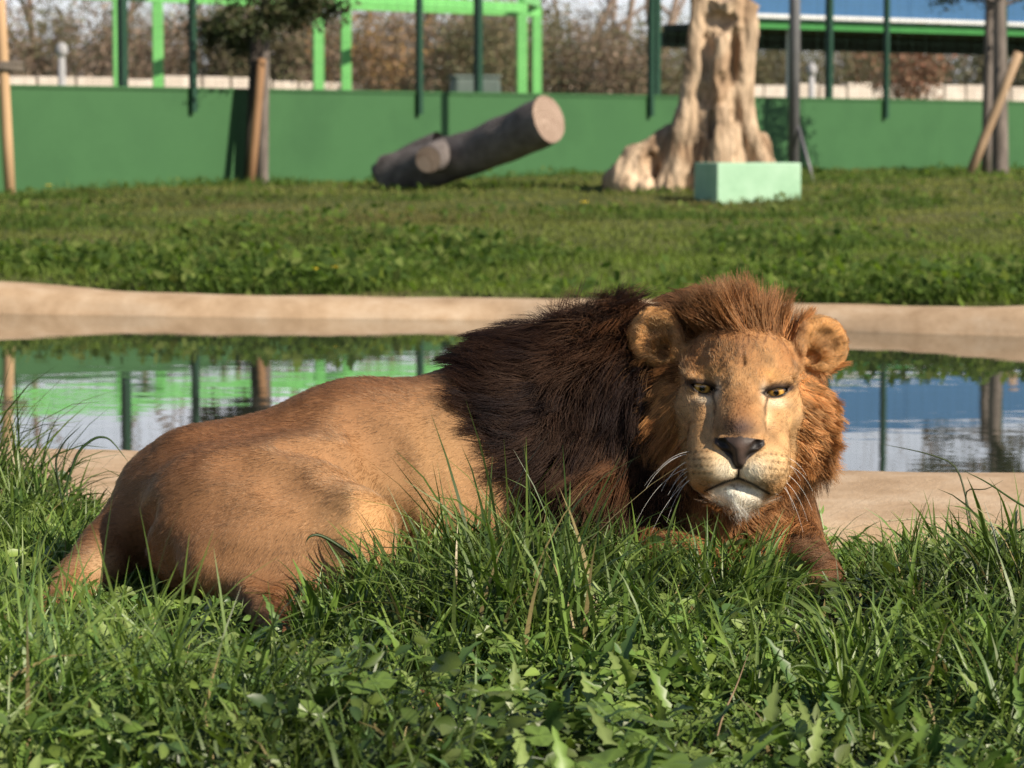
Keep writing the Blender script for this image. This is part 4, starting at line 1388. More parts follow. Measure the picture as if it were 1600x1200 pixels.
# body coat
NB = 210000
def wb(p, n):
    _, m = body_look(p, n)
    return (1 - m) * (0.22 + 0.78 * sstep(-0.3, 0.4, n @ VIEW)) * (p[:, 2] > -0.02)
P, Nn = sample(bv, bq, bn, NB, wb)
cc, _ = body_look(P, Nn)
U, Vn = nominal(P)
flow = np.tile(np.array([-0.85, -0.05, -0.45]), (NB, 1))
leg = gauss((U - 500, 120), (Vn - 880, 90))[:, None]
flow = flow * (1 - leg) + np.array([-0.55, -0.1, -0.9]) * leg
flow = flow + 0.35 * np.stack([n_b1(P + 7), n_b1(P + 17), n_b1(P + 27)], 1)
tg = tang(flow, Nn)
d0 = nrm(tg + Nn * (0.26 + 0.05 * wave_field(36, 160.0)(P))[:, None] + jitter(NB, 0.18))
Ln = rng.uniform(0.005, 0.011, NB) * (1 + 0.8 * sstep(0.5, 1.0, Nn[:, 2]) * 0.4)
T = np.linspace(0, 1, 4)[None, :, None]
pts = P[:, None, :] - Nn[:, None, :] * 0.001 + Ln[:, None, None] * (T * d0[:, None, :] + 0.35 * T ** 2 * (tg - Nn * 0.3)[:, None, :])
rad = 0.00040 * (1 - 0.8 * T[..., 0] ** 1.5) * np.ones((NB, 1))
tuft = np.clip(1 + 0.15 * wave_field(34, 420.0)(P) + 0.06 * wave_field(35, 110.0)(P), 0.5, 1.6)
cv = cc * rng.uniform(0.6, 1.4, (NB, 1)) * 1.0 * tuft[:, None]
hair('coat', pts, rad, np.clip(cv, 0, 0.92), fur_mat, lion)

# face coat
NFACE = 90000
def wf(p, n):
    h = w2h(p)
    _, bare, _, ear, _ = head_look(h)
    vis = (h[:, 1] > -58) | (ear > 0.5)
    inn = ear * gauss((np.abs(h[:, 0]) - 131, 26), (h[:, 2] - 103, 26)) * (h[:, 1] > -52)
    return (1 - sstep(0.2, 0.6, bare)) * (1 + 2.0 * inn) * vis * (0.25 + 0.75 * sstep(-0.3, 0.3, n @ VIEW))
P, Nn = sample(hw, hq, hn, NFACE, wf)
h = w2h(P)
cc, bare, L, ear, ch = head_look(h)
nl = Nn @ HR
src = np.array([0.0, 150.0, -52.0])
fl = h - src
fl[:, 1] *= 0.6
fl = nrm(fl)
dn = np.stack([0.25 * np.sign(h[:, 0]) * np.minimum(np.abs(h[:, 0]) / 40, 1), np.full(len(h), 0.1), np.full(len(h), -1.0)], 1)
fl = np.where((ch > 0.4)[:, None], dn, fl)
cx = np.where(h[:, 0] < 0, -134.0, 127.0)
er = nrm(np.stack([h[:, 0] - cx * 0.72, np.full(len(h), 10.0), h[:, 2] - 84], 1))
fl = np.where((ear > 0.5)[:, None], er, fl)
fl = fl + 0.30 * np.stack([n_f2(h + 50), n_f2(h + 90), n_f2(h + 130)], 1)
tg = tang(fl, nl)
lift = np.where(ch > 0.4, 0.55, np.where(ear > 0.5, 0.35, 0.30))[:, None]
d0 = nrm(tg + nl * lift + jitter(NFACE, 0.16))
LL = L * rng.uniform(0.6, 1.25, NFACE)
pts = h[:, None, :] - nl[:, None, :] * 0.6 + LL[:, None, None] * (T * d0[:, None, :] + 0.3 * T ** 2 * (tg - nl * 0.25 - np.array([0, 0, 0.15]))[:, None, :])
pts = h2w(pts.reshape(-1, 3)).reshape(NFACE, 4, 3)
rad = np.where(ch > 0.4, 0.00055, 0.00036)[:, None] * (1 - 0.8 * T[..., 0] ** 1.5)
cv = cc * rng.uniform(0.65, 1.35, (NFACE, 1)) * np.clip(0.93 + 0.16 * wave_field(37, 0.55)(h) + 0.10 * wave_field(38, 0.25)(h), 0.5, 1.5)[:, None]
hair('face_fur', pts, rad, np.clip(cv, 0, 0.95), fur_mat, lion)

# mane: roots on neck, shoulders and the back of the head, hairs drawn together in locks
def mane_head_w(h):
    X, Y, Z = h[:, 0], h[:, 1], h[:, 2]
    S = np.abs(X)
    back = sstep(-14, -44, Y)
    side = sstep(88, 102, S) * sstep(24, 4, Y) * sstep(80, 60, Z)
    crown = sstep(110, 128, Z - 0.10 * Y) * sstep(90, 74, S)
    throat = sstep(-132, -150, Z) * sstep(70, 30, Y)
    jaw = sstep(72, 90, S) * sstep(-78, -100, Z) * sstep(48, 20, Y)
    ear = sstep(100, 112, S) * sstep(58, 70, Z)
    w = np.maximum.reduce([back, side, crown, throat, jaw])
    w = w * (1 - gauss((S - 118, 36), (Z - 98, 40)) * sstep(-75, -45, Y))
    w = w * (1 + 2.2 * sstep(84, 96, S) * sstep(26, 4, Y) * sstep(-70, -50, Y) * sstep(72, 50, Z))
    return w * (1 - ear)

NM1, NM2 = 48000, 46000
P1, N1 = sample(bv, bq, bn, NM1, lambda p, n: body_look(p, n)[1] * (0.3 + 0.7 * sstep(-0.4, 0.3, n @ VIEW)) * (p[:, 2] > 0.0) *
                (1 - sstep(0.02, 0.0, np.abs(p[:, 2]))) * 1.0)
P2, N2 = sample(hw, hq, hn, NM2, lambda p, n: mane_head_w(w2h(p)) * (0.35 + 0.65 * sstep(-0.4, 0.3, n @ VIEW)))
MP = np.concatenate([P1, P2]); MN = np.concatenate([N1, N2])
NMN = len(MP)
onhead = np.arange(NMN) >= NM1
def mane_frame(P, Nn, head):
    """flow, length and colour of the mane at a root"""
    h = w2h(P)
    U, Vn = nominal(P)
    X, Y, Z = h[:, 0], h[:, 1], h[:, 2]
    n = len(P)
    # around the face the hair leaves the face outward and falls back and down
    rad_ = nrm(np.stack([X, np.full(n, 0.0), Z - 15], 1))
    crown = sstep(70, 130, Z) * sstep(150, 90, np.abs(X))
    fh = rad_ * 1.0 + np.array([0, -0.55, -0.42]) * (1 - crown)[:, None] + np.array([0, 0.02, 1.1]) * crown[:, None]
    low = sstep(-40, -120, Z)[:, None]
    fh = fh * (1 - low) + np.array([0, 0.05, -1.0]) * low + np.stack([0.30 * np.sign(X), 0 * X, 0 * X], 1) * low
    ruff = (head * sstep(82, 96, np.abs(X)) * sstep(-62, -35, Y) * sstep(62, 40, Z) * sstep(-105, -75, Z))[:, None]
    fh = fh + ruff * np.array([0, 0.30, -0.45]) + ruff * np.stack([0.5 * np.sign(X), 0 * X, 0 * X], 1)
    fh = fh @ HR.T
    # neck and shoulders: back along the body and down
    fb = np.tile(np.array([-0.80, -0.12, -0.42]), (n, 1))
    topw = sstep(0.35, 0.9, Nn[:, 2])[:, None]
    fb = fb * (1 - topw) + np.array([-0.85, -0.05, 0.22]) * topw
    botw = sstep(760, 850, Vn)[:, None]
    fb = fb * (1 - botw) + np.array([-0.35, -0.15, -0.9]) * botw
    dist = np.sqrt(X ** 2 + (Z * 0.9) ** 2 + (np.minimum(Y, 0) * 0.8) ** 2)
    wh = np.where(head, 1.0, sstep(235, 150, dist))[:, None]
    f = nrm(fh) * wh + nrm(fb) * (1 - wh)
    cr = (crown * sstep(-110, -60, Y))[:, None]
    f = nrm(f) * (1 - cr) + cr * np.stack([0.55 * X / 90 - 0.02, 0 * X + 0.12, 0 * X + 1.0], 1)
    cr = np.maximum(cr, 0.85 * ruff)
    f = f + (0.50 - 0.30 * cr) * np.stack([n_b2(P + 3), n_b2(P + 5), n_b2(P + 9)], 1)
    L = np.where(head, 0.072, 0.105)
    L = np.where(head & (np.abs(X) > 84) & (Z < 60) & (Y > -45), 0.046, L)
    L = np.where(head & (Z > 100), 0.082, L)
    L = L * (1 - 0.3 * sstep(720, 860, Vn) * (~head)) * (1 + 0.15 * n_b2(P + 40))
    edge = sstep(60, 0, U - mane_edge(Vn))
    L = L * (1 - 0.62 * gauss((np.abs(X) - 106, 26)) * sstep(42, 62, Z))
    L = L * (1 - 0.30 * edge)
    # colour: black-brown mane, rust crown, ruff and throat
    a, b = n_b1(P + 11), n_b2(P + 23)
    dark = np.array([0.020, 0.0095, 0.0055]); rust = np.array([0.235, 0.098, 0.033]); tan = np.array([0.335, 0.155, 0.053])
    w_r = np.where(X < 0, sstep(124, 104, -X + np.maximum(0, -Y - 8) * 1.0 - 90 * crown), sstep(175, 130, X + np.maximum(0, -Y - 50) * 0.6 - 70 * crown))
    w_r = np.maximum(w_r, sstep(60, 130, X) * sstep(-60, 0, Y + 60) * 0.9)
    w_r = np.maximum(w_r, 0.75 * sstep(-90, -140, Z) * sstep(-25, 15, X))
    w_r = w_r * (1 - 0.9 * sstep(-70, -110, Z) * sstep(-40, -85, X))
    w_r = np.clip(w_r * (1 + 0.25 * b) + 0.05 * np.clip(b, 0, 1), 0, 1)
    c = dark * (1 - w_r)[:, None] + rust * w_r[:, None]
    w_t = head * sstep(82, 94, np.abs(X)) * sstep(-58, -32, Y) * sstep(95, 70, Z) * sstep(-110, -70, Z) * 0.95
    w_t = np.maximum(w_t, 0.35 * head * sstep(60, 110, X) * sstep(-90, -40, Y))  # right side paled to tan, a sunlit look painted into the hair
    c = c * (1 - w_t)[:, None] + tan * w_t[:, None]
    topb = (~head) * sstep(0.4, 0.9, Nn[:, 2]) * sstep(850, 1000, U) * 0.55
    c = c * (1 - topb)[:, None] + np.array([0.15, 0.062, 0.024]) * topb[:, None]
    c = c * (1 + 0.22 * a + 0.15 * b)[:, None]
    return f, L, np.clip(c, 0.006, 0.8), cr

def strands(P, Nn, f, L, K, lift=0.75, curl=0.25, cr=None):
    n = len(P)
    tg = tang(f, Nn)
    d0 = nrm(tg * 0.8 + Nn * lift + jitter(n, 0.10))
    d1 = nrm(tg * 1.0 + nrm(f) * 0.4 + np.array([0, 0, -0.25]) - Nn * 0.05)
    fu = nrm(f)
    d0 = nrm(d0 * (1 - cr) + cr * (fu + Nn * 0.15 + jitter(n, 0.12)))
    d1 = nrm(d1 * (1 - cr) + cr * (fu + jitter(n, 0.22) + np.array([0, 0.22, -0.10])))
    t = np.linspace(0, 1, K)[None, :, None]
    pts = P[:, None, :] - Nn[:, None, :] * 0.002 + L[:, None, None] * ((t - 0.5 * t ** 2) * d0[:, None, :] + 0.62 * t ** 2 * d1[:, None, :])
    ph = rng.uniform(0, 6.28, (n, 1, 1)); am = rng.uniform(0.2, 1.0, (n, 1, 1))
    side = nrm(np.cross(d0, d1 + 1e-3))[:, None, :]
    pts = pts + side * (curl * 0.10 * L[:, None, None] * am * np.sin(t * 7 + ph) * t)
    return pts
K = 7
NG = 2000
gi = rng.choice(NMN, NG, replace=False)
gf, gl, gc, gcr = mane_frame(MP[gi], MN[gi], onhead[gi])
GP = strands(MP[gi], MN[gi], gf + jitter(NG, 0.34), gl * rng.uniform(0.7, 1.4, NG), K, 0.85, 0.8, gcr)
kd = kdtree.KDTree(NG)
for i, j in enumerate(gi): kd.insert(MP[j], i)
kd.balance()
near = np.array([kd.find(Vector(p))[1] for p in MP])
f, L, mc, mcr = mane_frame(MP, MN, onhead)
SP = strands(MP, MN, f + jitter(NMN, 0.14), L * rng.uniform(0.55, 1.15, NMN), K, 0.75, 0.25, mcr)
t = np.linspace(0, 1, K)[None, :, None]
off = MP - MP[gi][near]
target = GP[near] + off[:, None, :] * (1 - 0.86 * t ** 0.8)
w = (0.15 + 0.62 * t) * rng.uniform(0.35, 1.0, (NMN, 1, 1))
stray = (rng.uniform(size=NMN) < 0.07)[:, None, None]
w = np.where(stray, w * 0.15, w) * np.minimum(1, t * 4)
SP = SP * (1 - w) + target * w
SP = SP + (rng.normal(size=SP.shape) * 0.0007) * t
mc = mc * rng.uniform(0.65, 1.45, (NMN, 1)) * (0.5 + 1.0 * rng.uniform(size=NG))[near][:, None]
rad = 0.00058 * (1 - 0.75 * t[..., 0] ** 2) * rng.uniform(0.7, 1.2, (NMN, 1))
hair('mane', SP, rad, np.clip(mc, 0.006, 0.9), mane_mat, lion)

# whiskers
wk = bpy.data.materials.new('whisker')
t_, out = nt(wk)
p = N(t_, 'BsdfPrincipled', Roughness=0.4); p.inputs['Base Color'].default_value = (0.85, 0.82, 0.76, 1)
t_.links.new(p.outputs[0], out.inputs[0])
WP = []
for sx in (-1, 1):
    for r, zz in enumerate((-66, -77, -88, -99)):
        for k in range(3 if sx < 0 else 2):
            s0 = 50 + 11 * k + random.uniform(-3, 3)
            ln = (92 if sx < 0 else 66) * random.uniform(0.5, 1.15)
            a0 = np.array([sx * s0, 86 - 0.25 * (s0 - 40), zz - 0.1 * (s0 - 40)])
            d0 = nrm(np.array([sx * 1.0, -0.05 + random.uniform(-.2, .25), -0.02 - 0.14 * r + random.uniform(-.25, .2)]))
            g = np.array([-sx * 0.28, -0.12, -0.80 - 0.10 * r])
            tt = np.linspace(0, 1, 7)[:, None]
            WP.append(h2w(a0 + ln * (tt * d0 + 0.62 * tt ** 2 * g)))
WP = np.array(WP)
hair('whiskers', WP, 0.00044 * (1 - 0.7 * np.linspace(0, 1, 7))[None, :] * np.ones((len(WP), 1)), np.full((len(WP), 3), 0.85), wk, lion)
# ------------------------------------------------------------------ grass and weeds
def make_blades(root, head, L, W, lean, bend, K=5, twist=None, fold=False, tip=1.6):
    """arched blades: returns vertices and quads"""
    n = len(root)
    t = np.linspace(0, 1, K + 1)
    phi = lean[:, None] + bend[:, None] * t[None, :] ** 1.4
    seg = (L / K)[:, None]
    hx = np.concatenate([np.zeros((n, 1)), np.cumsum(np.sin((phi[:, 1:] + phi[:, :-1]) / 2) * seg, 1)], 1)
    hz = np.concatenate([np.zeros((n, 1)), np.cumsum(np.cos((phi[:, 1:] + phi[:, :-1]) / 2) * seg, 1)], 1)
    c, s = np.cos(head), np.sin(head)
    P = np.stack([root[:, 0:1] + hx * c[:, None], root[:, 1:2] + hx * s[:, None], root[:, 2:3] + hz], -1)
    tw = (twist if twist is not None else np.zeros(n))[:, None] * t[None, :]
    # side vector turned about the blade by the twist
    side0 = np.stack([-s, c, 0 * c], -1)[:, None, :]
    dirv = np.stack([np.sin(phi) * c[:, None], np.sin(phi) * s[:, None], np.cos(phi)], -1)
    nor = np.cross(dirv, side0)
    side = side0 * np.cos(tw)[..., None] + nor * np.sin(tw)[..., None]
    w = W[:, None] * np.clip(np.minimum(0.55 + 1.6 * t, 1.0) * (1 - t ** tip), 0.03, 1)[None, :] * 0.5
    if not fold:
        v = np.stack([P - side * w[..., None], P + side * w[..., None]], 2).reshape(-1, 3)
        m = 2
    else:
        nn = np.cross(dirv, side)
        v = np.stack([P - side * w[..., None], P - nn * (w * 0.35)[..., None], P + side * w[..., None]], 2).reshape(-1, 3)
        m = 3
    base = (np.arange(n) * (K + 1) * m)[:, None, None]
    k = np.arange(K)[None, :, None] * m
    fs = []
    for a in range(m - 1):
        fs.append((base + k + np.array([a, a + 1, a + 1 + m, a + m])[None, None, :]).reshape(-1, 4))
    return v, np.concatenate(fs), (K + 1) * m, t

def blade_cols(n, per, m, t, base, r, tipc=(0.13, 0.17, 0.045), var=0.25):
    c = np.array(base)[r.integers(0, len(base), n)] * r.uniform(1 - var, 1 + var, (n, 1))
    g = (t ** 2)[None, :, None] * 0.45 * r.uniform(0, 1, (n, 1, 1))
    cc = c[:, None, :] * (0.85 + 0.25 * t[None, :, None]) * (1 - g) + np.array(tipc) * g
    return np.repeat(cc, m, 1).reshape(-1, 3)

def uD(x, y):
    D = y + 6.0
    return 800 + x * FPX / D, D

def veg_height(x, y):
    u, D = uD(x, y)
    hb = np.interp(u, [-100, 60, 150, 230, 320, 395, 440, 500, 600, 700, 790, 900, 1000, 1100, 1200, 1290, 1340, 1420, 1600, 1750],
                   [0.11, 0.08, 0.048, 0.038, 0.034, 0.028, 0.036, 0.080, 0.090, 0.110, 0.130, 0.105, 0.085, 0.085, 0.068, 0.020, 0.028, 0.060, 0.09, 0.10])
    hf = 0.070 + 0.038 * g_n2(np.stack([x, y, 0 * x], -1) * 1.3)
    w = sstep(4.55, 5.15, D)
    h = hf * (1 - w) + hb * w
    back = sstep(6.1, 6.5, D)
    hk_ = np.where(u < 260, 0.10 - 0.075 * sstep(60, 180, u), np.where(u > 1300, 0.035, 0.08))
    h = h * (1 - back) + hk_ * back
    foot = gauss((u - 420, 60), (D - 5.0, 0.30))
    h = h * (1 - 0.15 * foot)
    return np.clip(h, 0.016, 0.3)

def scatter(n, r, D0=3.45, D1=7.35):
    D = np.sqrt(r.uniform(D0 ** 2, D1 ** 2, n))
    x = r.uniform(-1, 1, n) * 0.1667 * D * 1.32
    y = D - 6.0
    keep = y < near_front(x) - 0.03 + r.normal(size=n) * 0.03
    z = ground_z(x, y)
    p = np.stack([x, y, z], 1)
    inb = BODY.value(p + np.array([0, 0, 0.03])) < 0.012
    out_ = np.any((p < BODY.lo) | (p > BODY.lo + BODY.h * (BODY.n - 1)), axis=1)
    return p[keep & (out_ | ~inb)]

grass_m = leaf_mat('grass_blade', 0.34, 0.18, 0.42)
weed_m = leaf_mat('weed_leaf', 0.38, 0.15, 0.42)
GREENS = [(0.102, 0.168, 0.028), (0.080, 0.142, 0.025), (0.128, 0.188, 0.036), (0.055, 0.108, 0.024), (0.115, 0.168, 0.046)]
r = np.random.default_rng(101)

# short and middling grass of the near bank
root = scatter(29000, r)
n = len(root)
H = veg_height(root[:, 0], root[:, 1])
clump = g_n3(root * 1.2)
L = H * r.uniform(0.5, 2.2, n) * (1 + 0.40 * clump) + 0.02
lean = np.abs(r.normal(size=n)) * 0.35 + 0.05
bend = r.uniform(0.2, 1.9, n)
hd = r.uniform(0, 6.283, n)
v, f, per, t = make_blades(root - np.array([0, 0, 0.01]), hd, L, r.uniform(0.0045, 0.0112, n), lean, bend, 5, r.normal(size=n) * 0.8)
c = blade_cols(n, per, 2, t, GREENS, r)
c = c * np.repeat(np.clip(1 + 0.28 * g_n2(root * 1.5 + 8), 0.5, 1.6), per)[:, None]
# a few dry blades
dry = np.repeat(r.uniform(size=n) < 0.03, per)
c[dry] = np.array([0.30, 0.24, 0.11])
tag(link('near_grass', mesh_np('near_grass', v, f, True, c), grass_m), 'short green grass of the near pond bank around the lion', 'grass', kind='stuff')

# tall tufts
tufts = [(610, 5.5, 24, .15), (580, 5.35, 22, .14), (545, 5.25, 20, .13), (490, 5.12, 14, .11), (655, 5.6, 24, .16), (690, 5.65, 26, .17), (1010, 5.6, 24, .15), (1060, 5.5, 24, .15), (1110, 5.45, 26, .15), (1150, 5.42, 26, .16), (1195, 5.45, 26, .14), (660, 5.75, 16, .15), (705, 5.8, 26, .14), (745, 5.82, 30, .16), (785, 5.8, 34, .165), (830, 5.82, 32, .16), (880, 5.8, 26, .15), (930, 5.78, 30, .14), (970, 5.75, 20, .14), (1040, 5.65, 16, .13),
         (1090, 5.6, 20, .14), (1130, 5.58, 26, .15), (1175, 5.55, 26, .15), (1215, 5.58, 20, .12), (1400, 6.05, 20, .07), (1450, 6.1, 22, .08), (1510, 6.15, 26, .12), (1560, 6.15, 26, .15), (1605, 6.1, 24, .17),
         (1590, 5.6, 24, .22), (1340, 4.95, 30, .15), (1370, 5.0, 26, .16), (1330, 4.7, 26, .14), (560, 5.45, 20, .13), (600, 5.55, 22, .14), (640, 5.5, 18, .13), (510, 5.3, 14, .12), (820, 5.2, 20, .13), (900, 5.3, 22, .13),
         (740, 5.3, 22, .13), (680, 5.2, 20, .12), (990, 5.25, 20, .12), (10, 6.7, 40, .155), (50, 6.75, 42, .16), (95, 6.75, 26, .12), (135, 6.7, 14, .11), (175, 6.65, 10, .07), (25, 6.3, 36, .14), (70, 6.35, 34, .13), (-30, 6.4, 36, .15),
         (110, 6.2, 20, .13), (30, 5.7, 26, .15), (60, 4.9, 20, .13), (20, 4.6, 22, .14), (150, 4.4, 16, .12), (560, 4.5, 20, .12), (700, 4.35, 18, .11), (420, 4.3, 16, .11), (1190, 4.75, 16, .12), (1520, 4.9, 22, .14), (1450, 5.4, 22, .13), (1580, 4.6, 22, .15),
         (300, 4.6, 14, .10), (220, 4.9, 14, .10), (1080, 5.05, 18, .12), (1240, 5.1, 16, .09)]
rt, hh, ll, ww, le, be_ = [], [], [], [], [], []
for (u, D, k, hgt) in tufts:
    k = int(k * 1.5)
    cx = (u - 800) / FPX * D
    ox, oy = r.normal(size=k) * 0.022, r.normal(size=k) * 0.03
    x, y = cx + ox, D - 6 + oy
    rt.append(np.stack([x, y, ground_z(x, y) - 0.01], 1))
    hh.append(np.arctan2(oy, ox) + r.normal(size=k) * 0.7)
    ll.append(hgt * r.uniform(0.65, 1.5, k)); ww.append(r.uniform(0.004, 0.0085, k) * (1.0 + hgt * 2.6))
    le.append(np.abs(r.normal(size=k)) * 0.22 + 0.04); be_.append(r.uniform(0.3, 1.9, k))
rt = np.concatenate(rt); n = len(rt)
keep = BODY.value(rt + np.array([0, 0, 0.04])) > 0.0
out_ = np.any((rt < BODY.lo - 0.02) | (rt > BODY.lo + BODY.h * (BODY.n - 1)), axis=1)
keep = keep | out_
v, f, per, t = make_blades(rt, np.concatenate(hh), np.concatenate(ll), np.concatenate(ww), np.concatenate(le), np.concatenate(be_), 8, r.normal(size=n) * 0.9, True, 2.0)
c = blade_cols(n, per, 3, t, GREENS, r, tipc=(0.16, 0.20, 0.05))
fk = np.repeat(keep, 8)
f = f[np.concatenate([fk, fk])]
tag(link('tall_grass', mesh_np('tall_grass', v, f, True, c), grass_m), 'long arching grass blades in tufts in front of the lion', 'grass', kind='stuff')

# broad leaved ground cover
def ovate(n, r, c, d, up_, L, asp, cup):
    """leaves of 2 x 4 quads along direction d"""
    s = nrm_(np.cross(d, up_)); up2 = np.cross(s, d)
    ts = np.array([0.0, 0.22, 0.5, 0.8, 1.0]); wd = np.array([0.12, 0.80, 1.0, 0.62, 0.04])
    rows = []
    for tt, w in zip(ts, wd):
        mid = c + d * (L * tt)[:, None] - up2 * (L * cup * tt * tt)[:, None]
        e = (L * asp * 0.5 * w)[:, None]
        rows += [mid - s * e + up2 * e * 0.30, mid, mid + s * e + up2 * e * 0.30]
    v = np.stack(rows, 1).reshape(-1, 3)
    i = (np.arange(n) * 15)[:, None]
    f = np.concatenate([i + np.array([[a * 3 + b, a * 3 + b + 1, a * 3 + b + 4, a * 3 + b + 3]]) for a in range(4) for b in range(2)])
    return v, f
root = scatter(20500, r)
u, D = uD(root[:, 0], root[:, 1])
dens = 0.25 + 0.75 * sstep(5.7, 5.0, D) + 0.35 * sstep(480, 300, u)
dens *= 1 - 0.55 * gauss((u - 780, 190), (D - 5.6, 0.5))
dens *= 0.55 + 0.45 * sstep(-0.8, 0.5, g_n2(root * 1.1 + 3))
root = root[r.uniform(size=len(root)) < dens]
n = len(root)
H = veg_height(root[:, 0], root[:, 1])
hz_ = H * r.uniform(0.05, 1.0, n) * (1 + 0.30 * g_n3(root * 1.6 + 2))
hz_ = np.maximum(hz_, 0.004)
an_ = r.uniform(0, 6.283, n)
el = r.normal(size=n) * 0.35 + 0.25
d = np.stack([np.cos(an_) * np.cos(el), np.sin(an_) * np.cos(el), np.sin(el)], 1)
upv = nrm_(np.array([0.25, -0.25, 0.9]) + r.normal(size=(n, 3)) * 0.50)
L = r.uniform(0.014, 0.038, n) * (1 + 0.5 * (r.uniform(size=n) < 0.08))
v, f = ovate(n, r, root + np.stack([0 * hz_, 0 * hz_, hz_], 1), d, upv, L, np.where(r.uniform(size=n) < 0.5, r.uniform(0.25, 0.45, n), r.uniform(0.45, 0.8, n)), r.uniform(-0.05, 0.5, n))
pal = np.array([(0.110, 0.178, 0.034), (0.085, 0.148, 0.032), (0.140, 0.200, 0.042), (0.062, 0.115, 0.034), (0.150, 0.200, 0.060)])
c = np.repeat(pal[r.integers(0, 5, n)] * r.uniform(0.7, 1.3, (n, 1)) * np.clip(1 + 0.28 * g_n2(root * 1.5 + 8), 0.5, 1.6)[:, None], 15, 0)
mid = np.tile(np.array([0, 1, 0] * 5, float), n)[:, None]
c = c * (1 + 0.25 * mid)
tag(link('leafy_ground_cover', mesh_np('leafy_ground_cover', v, f, True, c), weed_m), 'low broad leaved weeds covering the near bank', 'weeds', kind='stuff')

# long toothed leaves of rosette weeds, lying low among the rest
root = scatter(2600, r)
u, D = uD(root[:, 0], root[:, 1])
root = root[r.uniform(size=len(root)) < 0.25 + 0.75 * sstep(5.4, 4.7, D)]
n = len(root)
an_ = r.uniform(0, 6.283, n)
L = r.uniform(0.05, 0.12, n)
Wd = L * r.uniform(0.16, 0.26, n)
v, f, per, t = make_blades(root + np.stack([0 * L, 0 * L, veg_height(root[:, 0], root[:, 1]) * r.uniform(0, 0.6, n)], 1), an_, L, Wd, r.uniform(0.2, 0.8, n), r.uniform(0.5, 1.4, n), 10, r.normal(size=n) * 0.4, True, 3.0)
v = v.reshape(n, 11, 3, 3)
tooth = np.where(np.arange(11) % 2 == 0, 0.55, 1.15)[None, :, None]
mid_v = v[:, :, 1].copy()
v[:, :, 0] = mid_v + (v[:, :, 0] - mid_v) * tooth
v[:, :, 2] = mid_v + (v[:, :, 2] - mid_v) * tooth
c = np.repeat(pal[r.integers(0, 5, n)] * r.uniform(0.8, 1.25, (n, 1)), 33, 0).reshape(n, 11, 3, 3)
c[:, :, 1] *= 1.35
tag(link('toothed_weeds', mesh_np('toothed_weeds', v.reshape(-1, 3), f, True, c.reshape(-1, 3)), weed_m), 'long toothed weed leaves lying low on the near bank', 'weeds', kind='stuff')

# finely cut leaves (crane's-bill like), each a star of narrow lobes
root = scatter(5200, r)
u, D = uD(root[:, 0], root[:, 1])
dens = sstep(5.4, 4.6, D) * sstep(900, 1100, u) + 0.5 * gauss((u - 1010, 60), (D - 5.75, 0.25)) + 0.12
root = root[r.uniform(size=len(root)) < dens]
n = len(root)
hz_ = veg_height(root[:, 0], root[:, 1]) * r.uniform(0.5, 1.15, n)
ctr = root + np.stack([0 * hz_, 0 * hz_, hz_], 1)
upv = nrm_(np.array([0.15, -0.35, 1.0]) + r.normal(size=(n, 3)) * 0.25)
s1 = nrm_(np.cross(upv, r.normal(size=(n, 3)))); s2 = np.cross(upv, s1)
R_ = r.uniform(0.012, 0.024, n)[:, None]
vs, off_ = [], 0
NL = 7
for k in range(NL):
    a = 2 * math.pi * k / NL * 0.86
    dd_ = s1 * math.cos(a) + s2 * math.sin(a); pp_ = -s1 * math.sin(a) + s2 * math.cos(a)
    vs += [ctr + dd_ * R_ * 0.10, ctr + dd_ * R_ * 0.75 + pp_ * R_ * 0.26 + upv * R_ * 0.12, ctr + dd_ * R_, ctr + dd_ * R_ * 0.75 - pp_ * R_ * 0.26 + upv * R_ * 0.12]
v = np.stack(vs, 1).reshape(-1, 3)
i = (np.arange(n) * 4 * NL)[:, None]
f = np.concatenate([i + np.array([[4 * k, 4 * k + 1, 4 * k + 2, 4 * k + 3]]) for k in range(NL)])
c = np.repeat(np.array([(0.105, 0.165, 0.032), (0.09, 0.15, 0.028), (0.13, 0.18, 0.04)])[r.integers(0, 3, n)], 4 * NL, 0)
tag(link('cut_leaf_weeds', mesh_np('cut_leaf_weeds', v, f, False, c), weed_m), 'low weeds with small finely cut leaves on the near bank', 'weeds', kind='stuff')

# ---- mallow plants: lobed round leaves on stalks, one thing each
def mallow_leaf(seed):
    rr_ = np.random.default_rng(seed)
    nr = 25
    th = np.linspace(-math.pi * 0.93, math.pi * 0.93, nr)
    rad_ = 0.80 + 0.20 * np.abs(np.cos(th * 2.7)) ** 0.6 + 0.03 * np.cos(th * 19)
    fold = 0.10 * np.abs(np.sin(th * 2.7))
    ring = lambda q: np.stack([np.cos(th) * rad_ * q, np.sin(th) * rad_ * q, 0.16 * q ** 1.5 - fold * q - 0.10 * q ** 3 * (1 + np.cos(th))], 1)
    v = np.concatenate([[[0, 0, 0]], ring(0.5), ring(1.0)])
    f3 = np.array([(0, 1 + k, 2 + k) for k in range(nr - 1)])
    f4 = np.array([(1 + k, 1 + nr + k, 2 + nr + k, 2 + k) for k in range(nr - 1)])
    rib = np.abs(np.cos(th * 2.7)) ** 6
    c0 = np.array([0.100, 0.160, 0.034])
    c = np.concatenate([[c0 * 1.4], c0 * (1 + 0.35 * rib)[:, None], c0 * (1 + 0.15 * rib)[:, None] * rr_.uniform(0.9, 1.1)])
    me = mesh_np('leaf', v, [f3, f4], True, c)
    me.materials.append(weed_m)
    return me
ML = [mallow_leaf(s) for s in (1, 2, 3)]
stalk_m = noise_mat('green_stalk', (0.07, 0.12, 0.03), (0.10, 0.15, 0.05), 20, 0.6, 0.0)
